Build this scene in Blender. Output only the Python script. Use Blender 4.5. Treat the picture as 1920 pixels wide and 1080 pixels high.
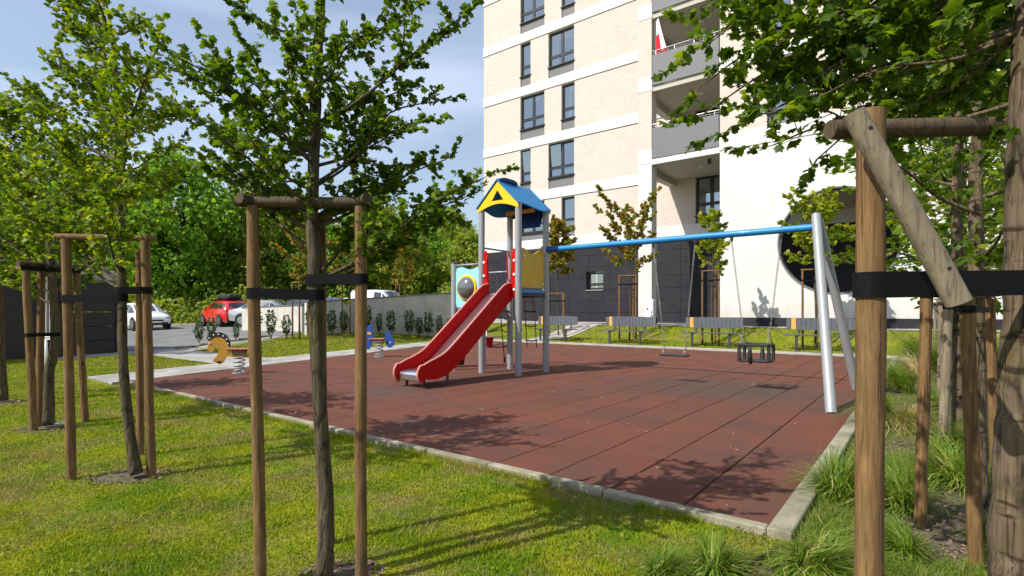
import bpy, bmesh, math, random
import numpy as np
from mathutils import Vector, Matrix
random.seed(7); rng = np.random.default_rng(7)
R = math.radians
for o in list(bpy.data.objects): bpy.data.objects.remove(o)
S = bpy.context.scene
C = S.collection

# ------------------------------------------------------------------ camera, sky, sun, exposure
F, CX, HY, H = 1007.0, 960.0, 583.0, 1.2          # focal in px of the 1920 photo, horizon row, eye height
cam = bpy.data.cameras.new('camera'); cam.sensor_width = 36; cam.lens = 36*F/1920
cam.shift_y = (HY-540)/1920; cam.clip_start = .05; cam.clip_end = 1500
co = bpy.data.objects.new('camera', cam); C.objects.link(co)
co.location = (0, 0, H); co.rotation_euler = (R(90), 0, 0); S.camera = co
SUNV = Vector((.82, .50, -1.0)).normalized()       # the way sunlight travels
sun_el = math.asin(-SUNV.z); to = -SUNV
W = bpy.data.worlds.new('World'); S.world = W; W.use_nodes = True
wn = W.node_tree.nodes; wl = W.node_tree.links; wn.clear()
sky = wn.new('ShaderNodeTexSky'); sky.sky_type = 'NISHITA'; sky.sun_disc = False
sky.sun_elevation = sun_el; sky.sun_rotation = math.atan2(to.x, to.y)
sky.air_density = 1.3; sky.dust_density = 1.0; sky.ozone_density = 2.2
tc = wn.new('ShaderNodeTexCoord'); mp = wn.new('ShaderNodeMapping'); mp.inputs['Scale'].default_value = (1.0, 1.3, 4.2)
mp.inputs['Rotation'].default_value = (0, R(18), 0); mp.inputs['Location'].default_value = (.7, .2, .35)
nz = wn.new('ShaderNodeTexNoise'); nz.inputs['Scale'].default_value = 1.5; nz.inputs['Detail'].default_value = 7; nz.inputs['Roughness'].default_value = .5
cr = wn.new('ShaderNodeValToRGB'); cr.color_ramp.elements[0].position = .45; cr.color_ramp.elements[1].position = .78
cr.color_ramp.elements[0].color = (.22, .22, .22, 1); cr.color_ramp.elements[1].color = (.80, .80, .80, 1)
mx = wn.new('ShaderNodeMixRGB'); mx.inputs[2].default_value = (7.3, 8.1, 10.1, 1)
bg = wn.new('ShaderNodeBackground'); bg.inputs['Strength'].default_value = .112; ow = wn.new('ShaderNodeOutputWorld')
wl.new(tc.outputs['Generated'], mp.inputs[0]); wl.new(mp.outputs[0], nz.inputs[0]); wl.new(nz.outputs['Fac'], cr.inputs[0])
wl.new(cr.outputs[0], mx.inputs[0]); wl.new(sky.outputs[0], mx.inputs[1]); wl.new(mx.outputs[0], bg.inputs[0]); wl.new(bg.outputs[0], ow.inputs[0])
sl = bpy.data.lights.new('sun', 'SUN'); sl.energy = 5.0; sl.angle = R(.53); sl.color = (1, .955, .88)
so = bpy.data.objects.new('sun', sl); C.objects.link(so); so.rotation_euler = SUNV.to_track_quat('-Z', 'Y').to_euler()
vs = S.view_settings; vs.view_transform = 'Standard'; vs.look = 'None'; vs.exposure = 0.30; vs.gamma = 1

# ------------------------------------------------------------------ frames and terrain
UX, UY, VX, VY = -.7906, .6124, .6124, .7906        # u runs left-back, v runs right-back (both along the ground)
TH = math.atan2(-.6124, .7906)                      # site frame: local x = -u, local y = v
def uv2w(u, v): return (UX*u+VX*v, UY*u+VY*v)
def w2uv(x, y): return (UX*x+UY*y, VX*x+VY*y)
def sm(t):
    t = np.clip(t, 0, 1); return t*t*(3-2*t)
def edge_u(v): return 10.75 + .30*(v-3.25)
def terrain(u, v):
    u = np.asarray(u, float); v = np.asarray(v, float)
    zl = sm((u-edge_u(np.clip(v, 0, 17))-1.5)/4.0)*np.clip(.29+.075*(v-11), .0, .80)*(1-.45*sm((u-18)/12))
    zb = .16*sm((v-17.2)/2.6) + .48*sm((v-18.9)/2.0)
    zb = zb*(1-sm((u-28)/8))
    return np.maximum(zl, zb) + .035*sm((.4-u)/1.0)*sm((v-1)/2)*0
def tz(x, y): return float(terrain(*w2uv(x, y)))
def G(px, py):
    """point of the ground seen at a pixel of the photograph"""
    a = (px-CX)/F; b = (HY-py)/F; Z = H/max(-b, 1e-4)
    for _ in range(40):
        z = tz(a*Z, Z); Z += .5*((H-z)/max(-b, 1e-4)-Z)
    return Vector((a*Z, Z, tz(a*Z, Z)))
def at(px, py, Z): return Vector(((px-CX)/F*Z, Z, H+(HY-py)/F*Z))

# ------------------------------------------------------------------ helpers
def tag(o, label=None, cat=None, group=None, kind=None):
    if label: o['label'] = label
    if cat: o['category'] = cat
    if group: o['group'] = group
    if kind: o['kind'] = kind
    return o
def empty(name, loc=(0, 0, 0), rz=0.0, label=None, cat=None, group=None):
    o = bpy.data.objects.new(name, None); C.objects.link(o); o.location = loc; o.rotation_euler = (0, 0, rz)
    o.empty_display_size = .2
    return tag(o, label, cat, group)
class MB:
    def __init__(s): s.v = []; s.f = []; s.m = []; s.mi = 0
    def add(s, vs, fs):
        n = len(s.v); s.v += [tuple(p) for p in vs]; s.f += [tuple(i+n for i in f) for f in fs]; s.m += [s.mi]*len(fs); return s
    def box(s, x0, x1, y0, y1, z0, z1, M=None, c=0.0):
        if c > 0:
            bm = bmesh.new(); bmesh.ops.create_cube(bm, size=1)
            for q in bm.verts: q.co = Vector(((x0+x1)/2+q.co.x*(x1-x0), (y0+y1)/2+q.co.y*(y1-y0), (z0+z1)/2+q.co.z*(z1-z0)))
            bmesh.ops.bevel(bm, geom=list(bm.edges), offset=c, segments=1, affect='EDGES')
            bm.verts.index_update(); vs = [M@q.co if M else q.co.copy() for q in bm.verts]; fs = [[q.index for q in f.verts] for f in bm.faces]; bm.free()
            return s.add(vs, fs)
        vs = [Vector((x, y, z)) for z in (z0, z1) for y in (y0, y1) for x in (x0, x1)]
        if M: vs = [M@p for p in vs]
        return s.add(vs, [(0, 2, 3, 1), (4, 5, 7, 6), (0, 1, 5, 4), (2, 6, 7, 3), (0, 4, 6, 2), (1, 3, 7, 5)])
    def tube(s, pts, rs, n=8, cap=True):
        pts = [Vector(p) for p in pts]
        if not hasattr(rs, '__len__'): rs = [rs]*len(pts)
        t = (pts[1]-pts[0]).normalized(); ref = Vector((0, 0, 1)) if abs(t.z) < .9 else Vector((1, 0, 0))
        a = t.cross(ref).normalized(); vs = []; fs = []
        for i, p in enumerate(pts):
            if 0 < i < len(pts)-1: t = (pts[i+1]-pts[i-1]).normalized()
            elif i: t = (pts[i]-pts[i-1]).normalized()
            a = (a - t*a.dot(t)).normalized(); b = t.cross(a)
            for k in range(n):
                q = 2*math.pi*k/n; vs.append(p+(a*math.cos(q)+b*math.sin(q))*rs[i])
        for i in range(len(pts)-1):
            for k in range(n):
                fs.append((i*n+k, i*n+(k+1) % n, (i+1)*n+(k+1) % n, (i+1)*n+k))
        if cap: fs += [tuple(range(n))[::-1], tuple(range((len(pts)-1)*n, len(pts)*n))]
        return s.add(vs, fs)
    def plate(s, pts, y0, y1, M=None, axes='xz'):
        """extrude an outline given in x,z along y"""
        n = len(pts); vs = [Vector((p[0], y, p[1])) for y in (y0, y1) for p in pts]
        if M: vs = [M@p for p in vs]
        return s.add(vs, [tuple(range(n)), tuple(range(2*n-1, n-1, -1))]+[(i, i+n, (i+1) % n+n, (i+1) % n) for i in range(n)])
    def build(s, name, mats, parent=None, smooth=False, loc=None, auto=None):
        me = bpy.data.meshes.new(name); me.from_pydata(s.v, [], s.f)
        if not isinstance(mats, (list, tuple)): mats = [mats]
        for m in mats: me.materials.append(m)
        if len(mats) > 1: me.polygons.foreach_set('material_index', s.m)
        if smooth: me.polygons.foreach_set('use_smooth', [True]*len(me.polygons))
        if auto and hasattr(me, 'set_sharp_from_angle'): me.polygons.foreach_set('use_smooth', [True]*len(me.polygons)); me.set_sharp_from_angle(angle=R(auto))
        me.update()
        o = bpy.data.objects.new(name, me); C.objects.link(o)
        if loc is not None: o.location = loc
        if parent: o.parent = parent
        return o
def fixn(o):
    bm = bmesh.new(); bm.from_mesh(o.data); bmesh.ops.recalc_face_normals(bm, faces=bm.faces); bm.to_mesh(o.data); bm.free(); return o
def npmesh(name, V, T, mat, parent=None, tint=None, smooth=False):
    """triangle mesh from numpy arrays"""
    me = bpy.data.meshes.new(name); nv, nt = len(V), len(T)
    me.vertices.add(nv); me.vertices.foreach_set('co', V.astype(np.float32).ravel())
    me.loops.add(nt*3); me.loops.foreach_set('vertex_index', T.astype(np.int32).ravel())
    me.polygons.add(nt); me.polygons.foreach_set('loop_start', np.arange(0, nt*3, 3, dtype=np.int32))
    if smooth: me.polygons.foreach_set('use_smooth', np.ones(nt, bool))
    if tint is not None:
        at_ = me.attributes.new('tint', 'FLOAT', 'POINT'); at_.data.foreach_set('value', tint.astype(np.float32))
    me.materials.append(mat); me.update(calc_edges=True)
    o = bpy.data.objects.new(name, me); C.objects.link(o)
    if parent: o.parent = parent
    return o
def copy_tree(o, parent=None):
    c = o.copy(); C.objects.link(c); c.parent = parent
    for ch in list(o.children): copy_tree(ch, c)
    return c

# ------------------------------------------------------------------ materials
def mat(name, col, rough=.7, metal=0.0, spec=.5, var=0.0, vs=6.0, bump=0.0, bs=40.0, col2=None, stretch=(1, 1, 1), dirt=None, ds=1.5, coat=0.0, pos=False):
    m = bpy.data.materials.new(name); m.use_nodes = True; n = m.node_tree.nodes; l = m.node_tree.links
    b = n['Principled BSDF']; b.inputs['Roughness'].default_value = rough; b.inputs['Metallic'].default_value = metal
    b.inputs['Specular IOR Level'].default_value = spec; b.inputs['Coat Weight'].default_value = coat
    c = (*col, 1); b.inputs['Base Color'].default_value = c
    if var or col2 or bump or dirt:
        if pos: t0 = n.new('ShaderNodeNewGeometry').outputs['Position']
        else: t0 = n.new('ShaderNodeTexCoord').outputs['Object']
        mpp = n.new('ShaderNodeMapping'); mpp.inputs['Scale'].default_value = stretch; l.new(t0, mpp.inputs[0])
    src = None
    if var or col2:
        z = n.new('ShaderNodeTexNoise'); z.inputs['Scale'].default_value = vs; z.inputs['Detail'].default_value = 6; z.inputs['Roughness'].default_value = .65
        l.new(mpp.outputs[0], z.inputs[0]); r = n.new('ShaderNodeValToRGB'); r.color_ramp.elements[0].position = .32; r.color_ramp.elements[1].position = .68
        c2 = col2 if col2 else tuple(min(1, x*(1+var)) for x in col); c1 = col if col2 else tuple(x*(1-var) for x in col)
        r.color_ramp.elements[0].color = (*c1, 1); r.color_ramp.elements[1].color = (*c2, 1)
        l.new(z.outputs['Fac'], r.inputs[0]); src = r.outputs[0]
    if dirt:
        z2 = n.new('ShaderNodeTexNoise'); z2.inputs['Scale'].default_value = ds; z2.inputs['Detail'].default_value = 8; z2.inputs['Roughness'].default_value = .7
        l.new(t0, z2.inputs[0]); r2 = n.new('ShaderNodeValToRGB'); r2.color_ramp.elements[0].position = .45; r2.color_ramp.elements[1].position = .72
        l.new(z2.outputs['Fac'], r2.inputs[0]); mxx = n.new('ShaderNodeMixRGB'); l.new(r2.outputs[0], mxx.inputs[0])
        if src: l.new(src, mxx.inputs[1])
        else: mxx.inputs[1].default_value = c
        mxx.inputs[2].default_value = (*dirt, 1); src = mxx.outputs[0]
    if src: l.new(src, b.inputs['Base Color'])
    if bump:
        z3 = n.new('ShaderNodeTexNoise'); z3.inputs['Scale'].default_value = bs; z3.inputs['Detail'].default_value = 5; l.new(mpp.outputs[0], z3.inputs[0])
        bp = n.new('ShaderNodeBump'); bp.inputs['Strength'].default_value = bump; bp.inputs['Distance'].default_value = .01
        l.new(z3.outputs['Fac'], bp.inputs['Height']); l.new(bp.outputs[0], b.inputs['Normal'])
    return m
def leafmat(name, cols, trans=.35, rough=.5):
    m = bpy.data.materials.new(name); m.use_nodes = True; n = m.node_tree.nodes; l = m.node_tree.links
    b = n['Principled BSDF']; b.inputs['Roughness'].default_value = rough; b.inputs['Specular IOR Level'].default_value = .3
    a = n.new('ShaderNodeAttribute'); a.attribute_name = 'tint'; r = n.new('ShaderNodeValToRGB'); e = r.color_ramp.elements
    while len(e) < len(cols): e.new(.5)
    for i, (p, c) in enumerate(cols): e[i].position = p; e[i].color = (*c, 1)
    l.new(a.outputs['Fac'], r.inputs[0]); l.new(r.outputs[0], b.inputs['Base Color'])
    t = n.new('ShaderNodeBsdfTranslucent'); g = n.new('ShaderNodeMixRGB'); g.blend_type = 'MULTIPLY'; g.inputs[0].default_value = 1; g.inputs[2].default_value = (1.7, 1.6, .55, 1)
    l.new(r.outputs[0], g.inputs[1]); l.new(g.outputs[0], t.inputs[0])
    x = n.new('ShaderNodeMixShader'); x.inputs[0].default_value = trans; l.new(b.outputs[0], x.inputs[1]); l.new(t.outputs[0], x.inputs[2])
    l.new(x.outputs[0], n['Material Output'].inputs[0]); return m
def brickmat(name, c1, c2, mortar, bw, bh, ms, bump=.3, rough=.85, big=.08):
    m = bpy.data.materials.new(name); m.use_nodes = True; n = m.node_tree.nodes; l = m.node_tree.links; b = n['Principled BSDF']; b.inputs['Roughness'].default_value = rough
    t = n.new('ShaderNodeTexCoord'); sp = n.new('ShaderNodeSeparateXYZ'); ad = n.new('ShaderNodeMath'); ad.operation = 'ADD'; cb = n.new('ShaderNodeCombineXYZ')
    l.new(t.outputs['Object'], sp.inputs[0]); l.new(sp.outputs[0], ad.inputs[0]); l.new(sp.outputs[1], ad.inputs[1]); l.new(ad.outputs[0], cb.inputs[0]); l.new(sp.outputs[2], cb.inputs[1])
    k = n.new('ShaderNodeTexBrick'); k.inputs['Scale'].default_value = 1; k.inputs['Brick Width'].default_value = bw; k.inputs['Row Height'].default_value = bh
    k.inputs['Mortar Size'].default_value = ms; k.inputs['Color1'].default_value = (*c1, 1); k.inputs['Color2'].default_value = (*c2, 1); k.inputs['Mortar'].default_value = (*mortar, 1)
    l.new(cb.outputs[0], k.inputs[0])
    z = n.new('ShaderNodeTexNoise'); z.inputs['Scale'].default_value = .7; z.inputs['Detail'].default_value = 6; l.new(t.outputs['Object'], z.inputs[0])
    hs = n.new('ShaderNodeHueSaturation'); mr = n.new('ShaderNodeMapRange'); mr.inputs[3].default_value = 1-big; mr.inputs[4].default_value = 1+big
    l.new(z.outputs['Fac'], mr.inputs[0]); l.new(mr.outputs[0], hs.inputs['Value']); l.new(k.outputs[0], hs.inputs['Color']); l.new(hs.outputs[0], b.inputs['Base Color'])
    bp = n.new('ShaderNodeBump'); bp.inputs['Strength'].default_value = bump; bp.inputs['Distance'].default_value = .012; bp.invert = True
    l.new(k.outputs['Fac'], bp.inputs['Height']); l.new(bp.outputs[0], b.inputs['Normal']); return m

M = {}
def woodmat(name, dark, light, stain, crack=.5, knots=True):
    m = bpy.data.materials.new(name); m.use_nodes = True; n = m.node_tree.nodes; l = m.node_tree.links; b = n['Principled BSDF']; b.inputs['Roughness'].default_value = .82; b.inputs['Specular IOR Level'].default_value = .3
    t = n.new('ShaderNodeTexCoord')
    def mp2(sc):
        q = n.new('ShaderNodeMapping'); q.inputs['Scale'].default_value = sc; l.new(t.outputs['Object'], q.inputs[0]); return q.outputs[0]
    def noise(v, sc, d=6, rr=.65, dist=0):
        z = n.new('ShaderNodeTexNoise'); z.inputs['Scale'].default_value = sc; z.inputs['Detail'].default_value = d; z.inputs['Roughness'].default_value = rr; z.inputs['Distortion'].default_value = dist; l.new(v, z.inputs[0]); return z.outputs['Fac']
    def ramp(f, p0, p1, c0, c1):
        r_ = n.new('ShaderNodeValToRGB'); r_.color_ramp.elements[0].position = p0; r_.color_ramp.elements[1].position = p1; r_.color_ramp.elements[0].color = (*c0, 1); r_.color_ramp.elements[1].color = (*c1, 1); l.new(f, r_.inputs[0]); return r_.outputs[0]
    def mixc(f, a, c, typ='MIX'):
        x = n.new('ShaderNodeMixRGB'); x.blend_type = typ
        if isinstance(f, float): x.inputs[0].default_value = f
        else: l.new(f, x.inputs[0])
        for k, q in ((1, a), (2, c)):
            if isinstance(q, tuple): x.inputs[k].default_value = (*q, 1)
            else: l.new(q, x.inputs[k])
        return x.outputs[0]
    g = noise(mp2((7, 7, .55)), 9, 7, .7, .8); col = ramp(g, .33, .68, dark, light)
    col = mixc(ramp(noise(mp2((1, 1, 1)), 3.5, 7, .7), .48, .70, (0, 0, 0), (.8, .8, .8)), col, stain)
    ck = ramp(noise(mp2((30, 30, .9)), 3.2, 3, .5), .60, .66, (0, 0, 0), (crack,)*3); col = mixc(ck, col, tuple(c*.28 for c in dark))
    if knots:
        v = n.new('ShaderNodeTexVoronoi'); v.inputs['Scale'].default_value = 5.5; l.new(mp2((1, 1, .8)), v.inputs[0]); kn = ramp(v.outputs['Distance'], .07, .16, (.85,)*3, (0, 0, 0)); col = mixc(kn, col, tuple(c*.35 for c in dark))
    l.new(col, b.inputs['Base Color'])
    bp = n.new('ShaderNodeBump'); bp.inputs['Strength'].default_value = .7; bp.inputs['Distance'].default_value = .004; l.new(g, bp.inputs['Height'])
    b2 = n.new('ShaderNodeBump'); b2.inputs['Strength'].default_value = .9; b2.inputs['Distance'].default_value = .004; b2.invert = True; l.new(ck, b2.inputs['Height']); l.new(bp.outputs[0], b2.inputs['Normal']); l.new(b2.outputs[0], b.inputs['Normal'])
    return m
def barkmat(name, dark, light, moss, sc=1.0, plates=.8, lent=None):
    m = woodmat(name, dark, light, moss, .6, False); n = m.node_tree.nodes; l = m.node_tree.links; b = n['Principled BSDF']; b.inputs['Roughness'].default_value = .93
    t = n.new('ShaderNodeTexCoord'); q = n.new('ShaderNodeMapping'); q.inputs['Scale'].default_value = (14*sc, 14*sc, 4.5*sc); l.new(t.outputs['Object'], q.inputs[0])
    z = n.new('ShaderNodeTexNoise'); z.inputs['Scale'].default_value = 1.3; z.inputs['Detail'].default_value = 4; l.new(q.outputs[0], z.inputs[0]); ad = n.new('ShaderNodeMixRGB'); ad.blend_type = 'ADD'; ad.inputs[0].default_value = .9; l.new(q.outputs[0], ad.inputs[1]); l.new(z.outputs['Color'], ad.inputs[2])
    v = n.new('ShaderNodeTexVoronoi'); v.feature = 'DISTANCE_TO_EDGE'; v.inputs['Scale'].default_value = 1; l.new(ad.outputs[0], v.inputs[0])
    r_ = n.new('ShaderNodeValToRGB'); r_.color_ramp.elements[0].position = 0; r_.color_ramp.elements[1].position = .11; r_.color_ramp.elements[0].color = (1-plates,)*3+(1,); r_.color_ramp.elements[1].color = (1, 1, 1, 1); l.new(v.outputs['Distance'], r_.inputs[0])
    z2 = n.new('ShaderNodeTexNoise'); z2.inputs['Scale'].default_value = 5; l.new(t.outputs['Object'], z2.inputs[0]); r2 = n.new('ShaderNodeValToRGB'); r2.color_ramp.elements[0].position = .45; r2.color_ramp.elements[1].position = .6; l.new(z2.outputs['Fac'], r2.inputs[0])
    src = b.inputs['Base Color'].links[0].from_socket; x = n.new('ShaderNodeMixRGB'); x.blend_type = 'MULTIPLY'; l.new(r2.outputs[0], x.inputs[0]); l.new(src, x.inputs[1]); l.new(r_.outputs[0], x.inputs[2]); l.new(x.outputs[0], b.inputs['Base Color'])
    if lent:
        q3 = n.new('ShaderNodeMapping'); q3.inputs['Scale'].default_value = (4, 4, 22); l.new(t.outputs['Object'], q3.inputs[0]); z3 = n.new('ShaderNodeTexNoise'); z3.inputs['Scale'].default_value = 1.6; z3.inputs['Detail'].default_value = 5; l.new(q3.outputs[0], z3.inputs[0])
        r3 = n.new('ShaderNodeValToRGB'); r3.color_ramp.elements[0].position = .60; r3.color_ramp.elements[1].position = .68; r3.color_ramp.elements[0].color = (1, 1, 1, 1); r3.color_ramp.elements[1].color = (.30, .26, .22, 1); l.new(z3.outputs['Fac'], r3.inputs[0])
        x3 = n.new('ShaderNodeMixRGB'); x3.blend_type = 'MULTIPLY'; x3.inputs[0].default_value = 1; l.new(x.outputs[0], x3.inputs[1]); l.new(r3.outputs[0], x3.inputs[2]); l.new(x3.outputs[0], b.inputs['Base Color'])
    nb = b.inputs['Normal'].links[0].from_socket; bp = n.new('ShaderNodeBump'); bp.inputs['Strength'].default_value = .8; bp.inputs['Distance'].default_value = .005; l.new(r_.outputs[0], bp.inputs['Height']); l.new(nb, bp.inputs['Normal']); l.new(bp.outputs[0], b.inputs['Normal'])
    return m
M['wood'] = woodmat('stake_wood', (.085, .043, .015), (.27, .155, .06), (.12, .08, .038))
M['wood_dark'] = woodmat('aged_shaded_wood', (.045, .030, .018), (.13, .088, .05), (.05, .05, .025))  # aged mossy timber, with crown shade on the crossbars put into the colour
M['wood_grey'] = woodmat('weathered_wood', (.15, .115, .075), (.29, .235, .155), (.12, .10, .06), .3)
M['bark'] = barkmat('young_bark', (.030, .024, .016), (.15, .11, .065), (.085, .085, .022))
M['bark2'] = barkmat('pinkish_bark', (.065, .044, .028), (.185, .135, .085), (.11, .09, .025), .7, .8, (16, 16, 30))
M['farbark'] = mat('dark_bark', (.035, .028, .02), .95, var=.3)
M['strap'] = mat('black_strap', (.005, .005, .006), .8, spec=.15, var=.3, vs=60, bump=.3, bs=200)
GRN = [(0, (.05, .10, .006)), (.45, (.12, .20, .010)), (.85, (.22, .29, .014)), (1, (.28, .28, .02))]
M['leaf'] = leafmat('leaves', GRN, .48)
M['leaf_dark'] = leafmat('leaves_shade_tone', [(0, (.035, .080, .005)), (.5, (.080, .150, .009)), (.9, (.145, .22, .013)), (1, (.20, .24, .02))], .52)  # backlit shade of the near crowns is put into this darker green
M['leaf_red'] = leafmat('reddish_leaves', [(0, (.10, .16, .015)), (.5, (.20, .24, .03)), (.8, (.32, .20, .04)), (1, (.46, .11, .04))], .4)
M['leaf_yel'] = leafmat('yellow_green_leaves', [(0, (.11, .17, .012)), (.6, (.24, .31, .02)), (1, (.38, .34, .04))], .45)
M['forest'] = leafmat('forest_leaves', [(0, (.07, .15, .012)), (.5, (.13, .27, .022)), (1, (.24, .38, .04))], .5)
M['forest2'] = leafmat('forest_leaves_olive', [(0, (.10, .15, .018)), (.5, (.19, .26, .03)), (1, (.32, .36, .05))], .5)
M['shrub'] = leafmat('shrub_leaves', [(0, (.02, .05, .012)), (.6, (.05, .10, .02)), (1, (.10, .15, .03))], .25)
M['clump'] = leafmat('long_grass', [(0, (.06, .13, .008)), (.6, (.14, .235, .015)), (.88, (.25, .28, .03)), (1, (.42, .34, .15))], .35)
M['drygrass'] = leafmat('dry_grass', [(0, (.16, .15, .04)), (.5, (.34, .27, .11)), (1, (.45, .37, .19))], .3)

def lawnmat(name, blade):
    m = bpy.data.materials.new(name); m.use_nodes = True; n = m.node_tree.nodes; l = m.node_tree.links; b = n['Principled BSDF']
    b.inputs['Roughness'].default_value = .7 if blade else .95; b.inputs['Specular IOR Level'].default_value = .25
    t = n.new('ShaderNodeTexCoord')
    def noise(s, d=5, rr=.6):
        z = n.new('ShaderNodeTexNoise'); z.inputs['Scale'].default_value = s; z.inputs['Detail'].default_value = d; z.inputs['Roughness'].default_value = rr; l.new(t.outputs['Object'], z.inputs[0]); return z
    def ramp(z, p0, p1, c0, c1):
        r = n.new('ShaderNodeValToRGB'); r.color_ramp.elements[0].position = p0; r.color_ramp.elements[1].position = p1
        r.color_ramp.elements[0].color = (*c0, 1); r.color_ramp.elements[1].color = (*c1, 1); l.new(z.outputs['Fac'], r.inputs[0]); return r
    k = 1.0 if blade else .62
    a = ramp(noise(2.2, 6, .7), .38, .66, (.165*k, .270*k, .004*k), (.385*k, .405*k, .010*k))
    f = ramp(noise(90, 3), .35, .7, (.75, .75, .75), (1.3, 1.25, 1.1))
    x = n.new('ShaderNodeMixRGB'); x.blend_type = 'MULTIPLY'; x.inputs[0].default_value = 1; l.new(a.outputs[0], x.inputs[1]); l.new(f.outputs[0], x.inputs[2])
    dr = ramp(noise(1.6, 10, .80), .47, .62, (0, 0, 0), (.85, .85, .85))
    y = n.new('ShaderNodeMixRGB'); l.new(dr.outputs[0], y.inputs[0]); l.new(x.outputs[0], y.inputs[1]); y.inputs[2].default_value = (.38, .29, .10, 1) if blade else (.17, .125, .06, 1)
    if not blade:
        far = n.new('ShaderNodeBump'); far.inputs['Strength'].default_value = .8; far.inputs['Distance'].default_value = .03
        l.new(noise(70, 4).outputs['Fac'], far.inputs['Height']); l.new(far.outputs[0], b.inputs['Normal'])
    l.new(y.outputs[0], b.inputs['Base Color'])
    if blade:
        tr = n.new('ShaderNodeBsdfTranslucent'); l.new(y.outputs[0], tr.inputs[0]); mm = n.new('ShaderNodeMixShader'); mm.inputs[0].default_value = .35
        l.new(b.outputs[0], mm.inputs[1]); l.new(tr.outputs[0], mm.inputs[2]); l.new(mm.outputs[0], n['Material Output'].inputs[0])
    return m
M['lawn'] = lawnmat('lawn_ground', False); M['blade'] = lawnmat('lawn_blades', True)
M['soil'] = mat('mulch_soil', (.035, .025, .016), .95, col2=(.14, .095, .065), vs=16, bump=1.0, bs=50, dirt=(.10, .12, .03), ds=1.6)
M['chip'] = leafmat('bark_chips', [(0, (.05, .032, .022)), (.5, (.16, .10, .07)), (1, (.30, .22, .16))], .0, .9)
M['asphalt'] = mat('asphalt', (.10, .10, .10), .9, col2=(.17, .165, .16), vs=1.2, bump=.3, bs=90, dirt=(.20, .195, .185), ds=.5)
M['paver'] = mat('grey_paver', (.25, .24, .22), .9, col2=(.42, .40, .36), vs=5, bump=.3, bs=90, dirt=(.17, .165, .14), ds=.9)
M['kerb'] = mat('kerb_concrete', (.225, .20, .14), .95, pos=True, col2=(.345, .31, .225), vs=7, bump=.5, bs=70, dirt=(.11, .11, .06), ds=2.2)
M['joint'] = mat('joint_dirt', (.035, .028, .022), .95, var=.3)
M['clad_joint'] = mat('cladding_joint', (.05, .05, .056), .9)
M['concrete'] = mat('wall_concrete', (.46, .435, .385), .9, col2=(.55, .52, .465), vs=1.5, stretch=(1, 1, .3), bump=.3, bs=30, dirt=(.36, .335, .295), ds=1.2)
M['cap'] = mat('wall_cap_metal', (.16, .17, .18), .5, .4)
M['render_white'] = mat('white_render', (.62, .61, .59), .85, var=.03, vs=.6, bump=.12, bs=60, dirt=(.565, .555, .535), ds=.35)
def splash(m):
    n = m.node_tree.nodes; l = m.node_tree.links; b = n['Principled BSDF']; src = b.inputs['Base Color'].links[0].from_socket
    P = n.new('ShaderNodeNewGeometry'); sp = n.new('ShaderNodeSeparateXYZ'); l.new(P.outputs['Position'], sp.inputs[0]); mr = n.new('ShaderNodeMapRange'); mr.inputs[1].default_value = .95; mr.inputs[2].default_value = 1.75; mr.inputs[3].default_value = 1; mr.inputs[4].default_value = 0; l.new(sp.outputs[2], mr.inputs[0])
    mp_ = n.new('ShaderNodeMapping'); mp_.inputs['Scale'].default_value = (3, 3, .8); l.new(P.outputs['Position'], mp_.inputs[0]); z = n.new('ShaderNodeTexNoise'); z.inputs['Scale'].default_value = 2; z.inputs['Detail'].default_value = 8; l.new(mp_.outputs[0], z.inputs[0])
    mu = n.new('ShaderNodeMath'); mu.operation = 'MULTIPLY'; l.new(mr.outputs[0], mu.inputs[0]); l.new(z.outputs['Fac'], mu.inputs[1]); x = n.new('ShaderNodeMixRGB'); l.new(mu.outputs[0], x.inputs[0]); l.new(src, x.inputs[1]); x.inputs[2].default_value = (.42, .39, .33, 1); l.new(x.outputs[0], b.inputs['Base Color'])
splash(M['render_white'])
M['band'] = mat('white_band', (.65, .64, .62), .8, var=.03, vs=.8, dirt=(.59, .57, .54), ds=.5)
M['brick'] = brickmat('cream_brick', (.575, .485, .425), (.635, .55, .49), (.49, .42, .37), .25, .078, .008, .3)
M['dark_clad'] = mat('anthracite_cladding', (.014, .013, .018), .6, col2=(.022, .021, .027), spec=.25, vs=2.5, bump=.1, bs=20, dirt=(.028, .027, .03), ds=1.1)
M['grey_panel'] = mat('grey_infill_panel', (.165, .16, .165), .7, var=.05)
M['parapet'] = mat('grey_parapet', (.145, .145, .155), .6, var=.04, vs=1)
M['soffit'] = mat('beige_soffit', (.46, .43, .39), .85, var=.05, vs=.7)
M['frame'] = mat('window_frame', (.022, .026, .034), .4)
M['curtain'] = mat('curtain', (.5, .5, .47), .9, var=.2, vs=9, stretch=(9, 9, .2))
M['room'] = mat('dark_room', (.05, .05, .05), .9)
M['steel'] = mat('stainless_steel', (.62, .62, .66), .28, 1.0, bump=.05, bs=60, var=.1, vs=8, stretch=(1, 5, 5))
M['galv'] = mat('grey_painted_steel', (.31, .32, .33), .42, .2, var=.06, vs=8, dirt=(.29, .29, .29), ds=4)
M['rail'] = mat('rail_metal', (.45, .45, .46), .35, .8)
M['blue_beam'] = mat('sky_blue_paint', (.012, .20, .47), .42, coat=.1, spec=.35, var=.07, vs=5)
M['blue_roof'] = mat('blue_board', (.004, .175, .42), .5, spec=.25, var=.06, vs=5, bump=.05, bs=80)
M['navy'] = mat('navy_board', (.003, .03, .15), .55, spec=.2, var=.08)
M['toyblue'] = mat('blue_toy_board', (.010, .055, .26), .45, var=.1)
M['yellow'] = mat('yellow_board', (.78, .47, .005), .5, spec=.3, var=.05)
M['ochre'] = mat('yellow_panel', (.62, .39, .012), .5, var=.08, vs=4, dirt=(.40, .25, .02), ds=4)
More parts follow.
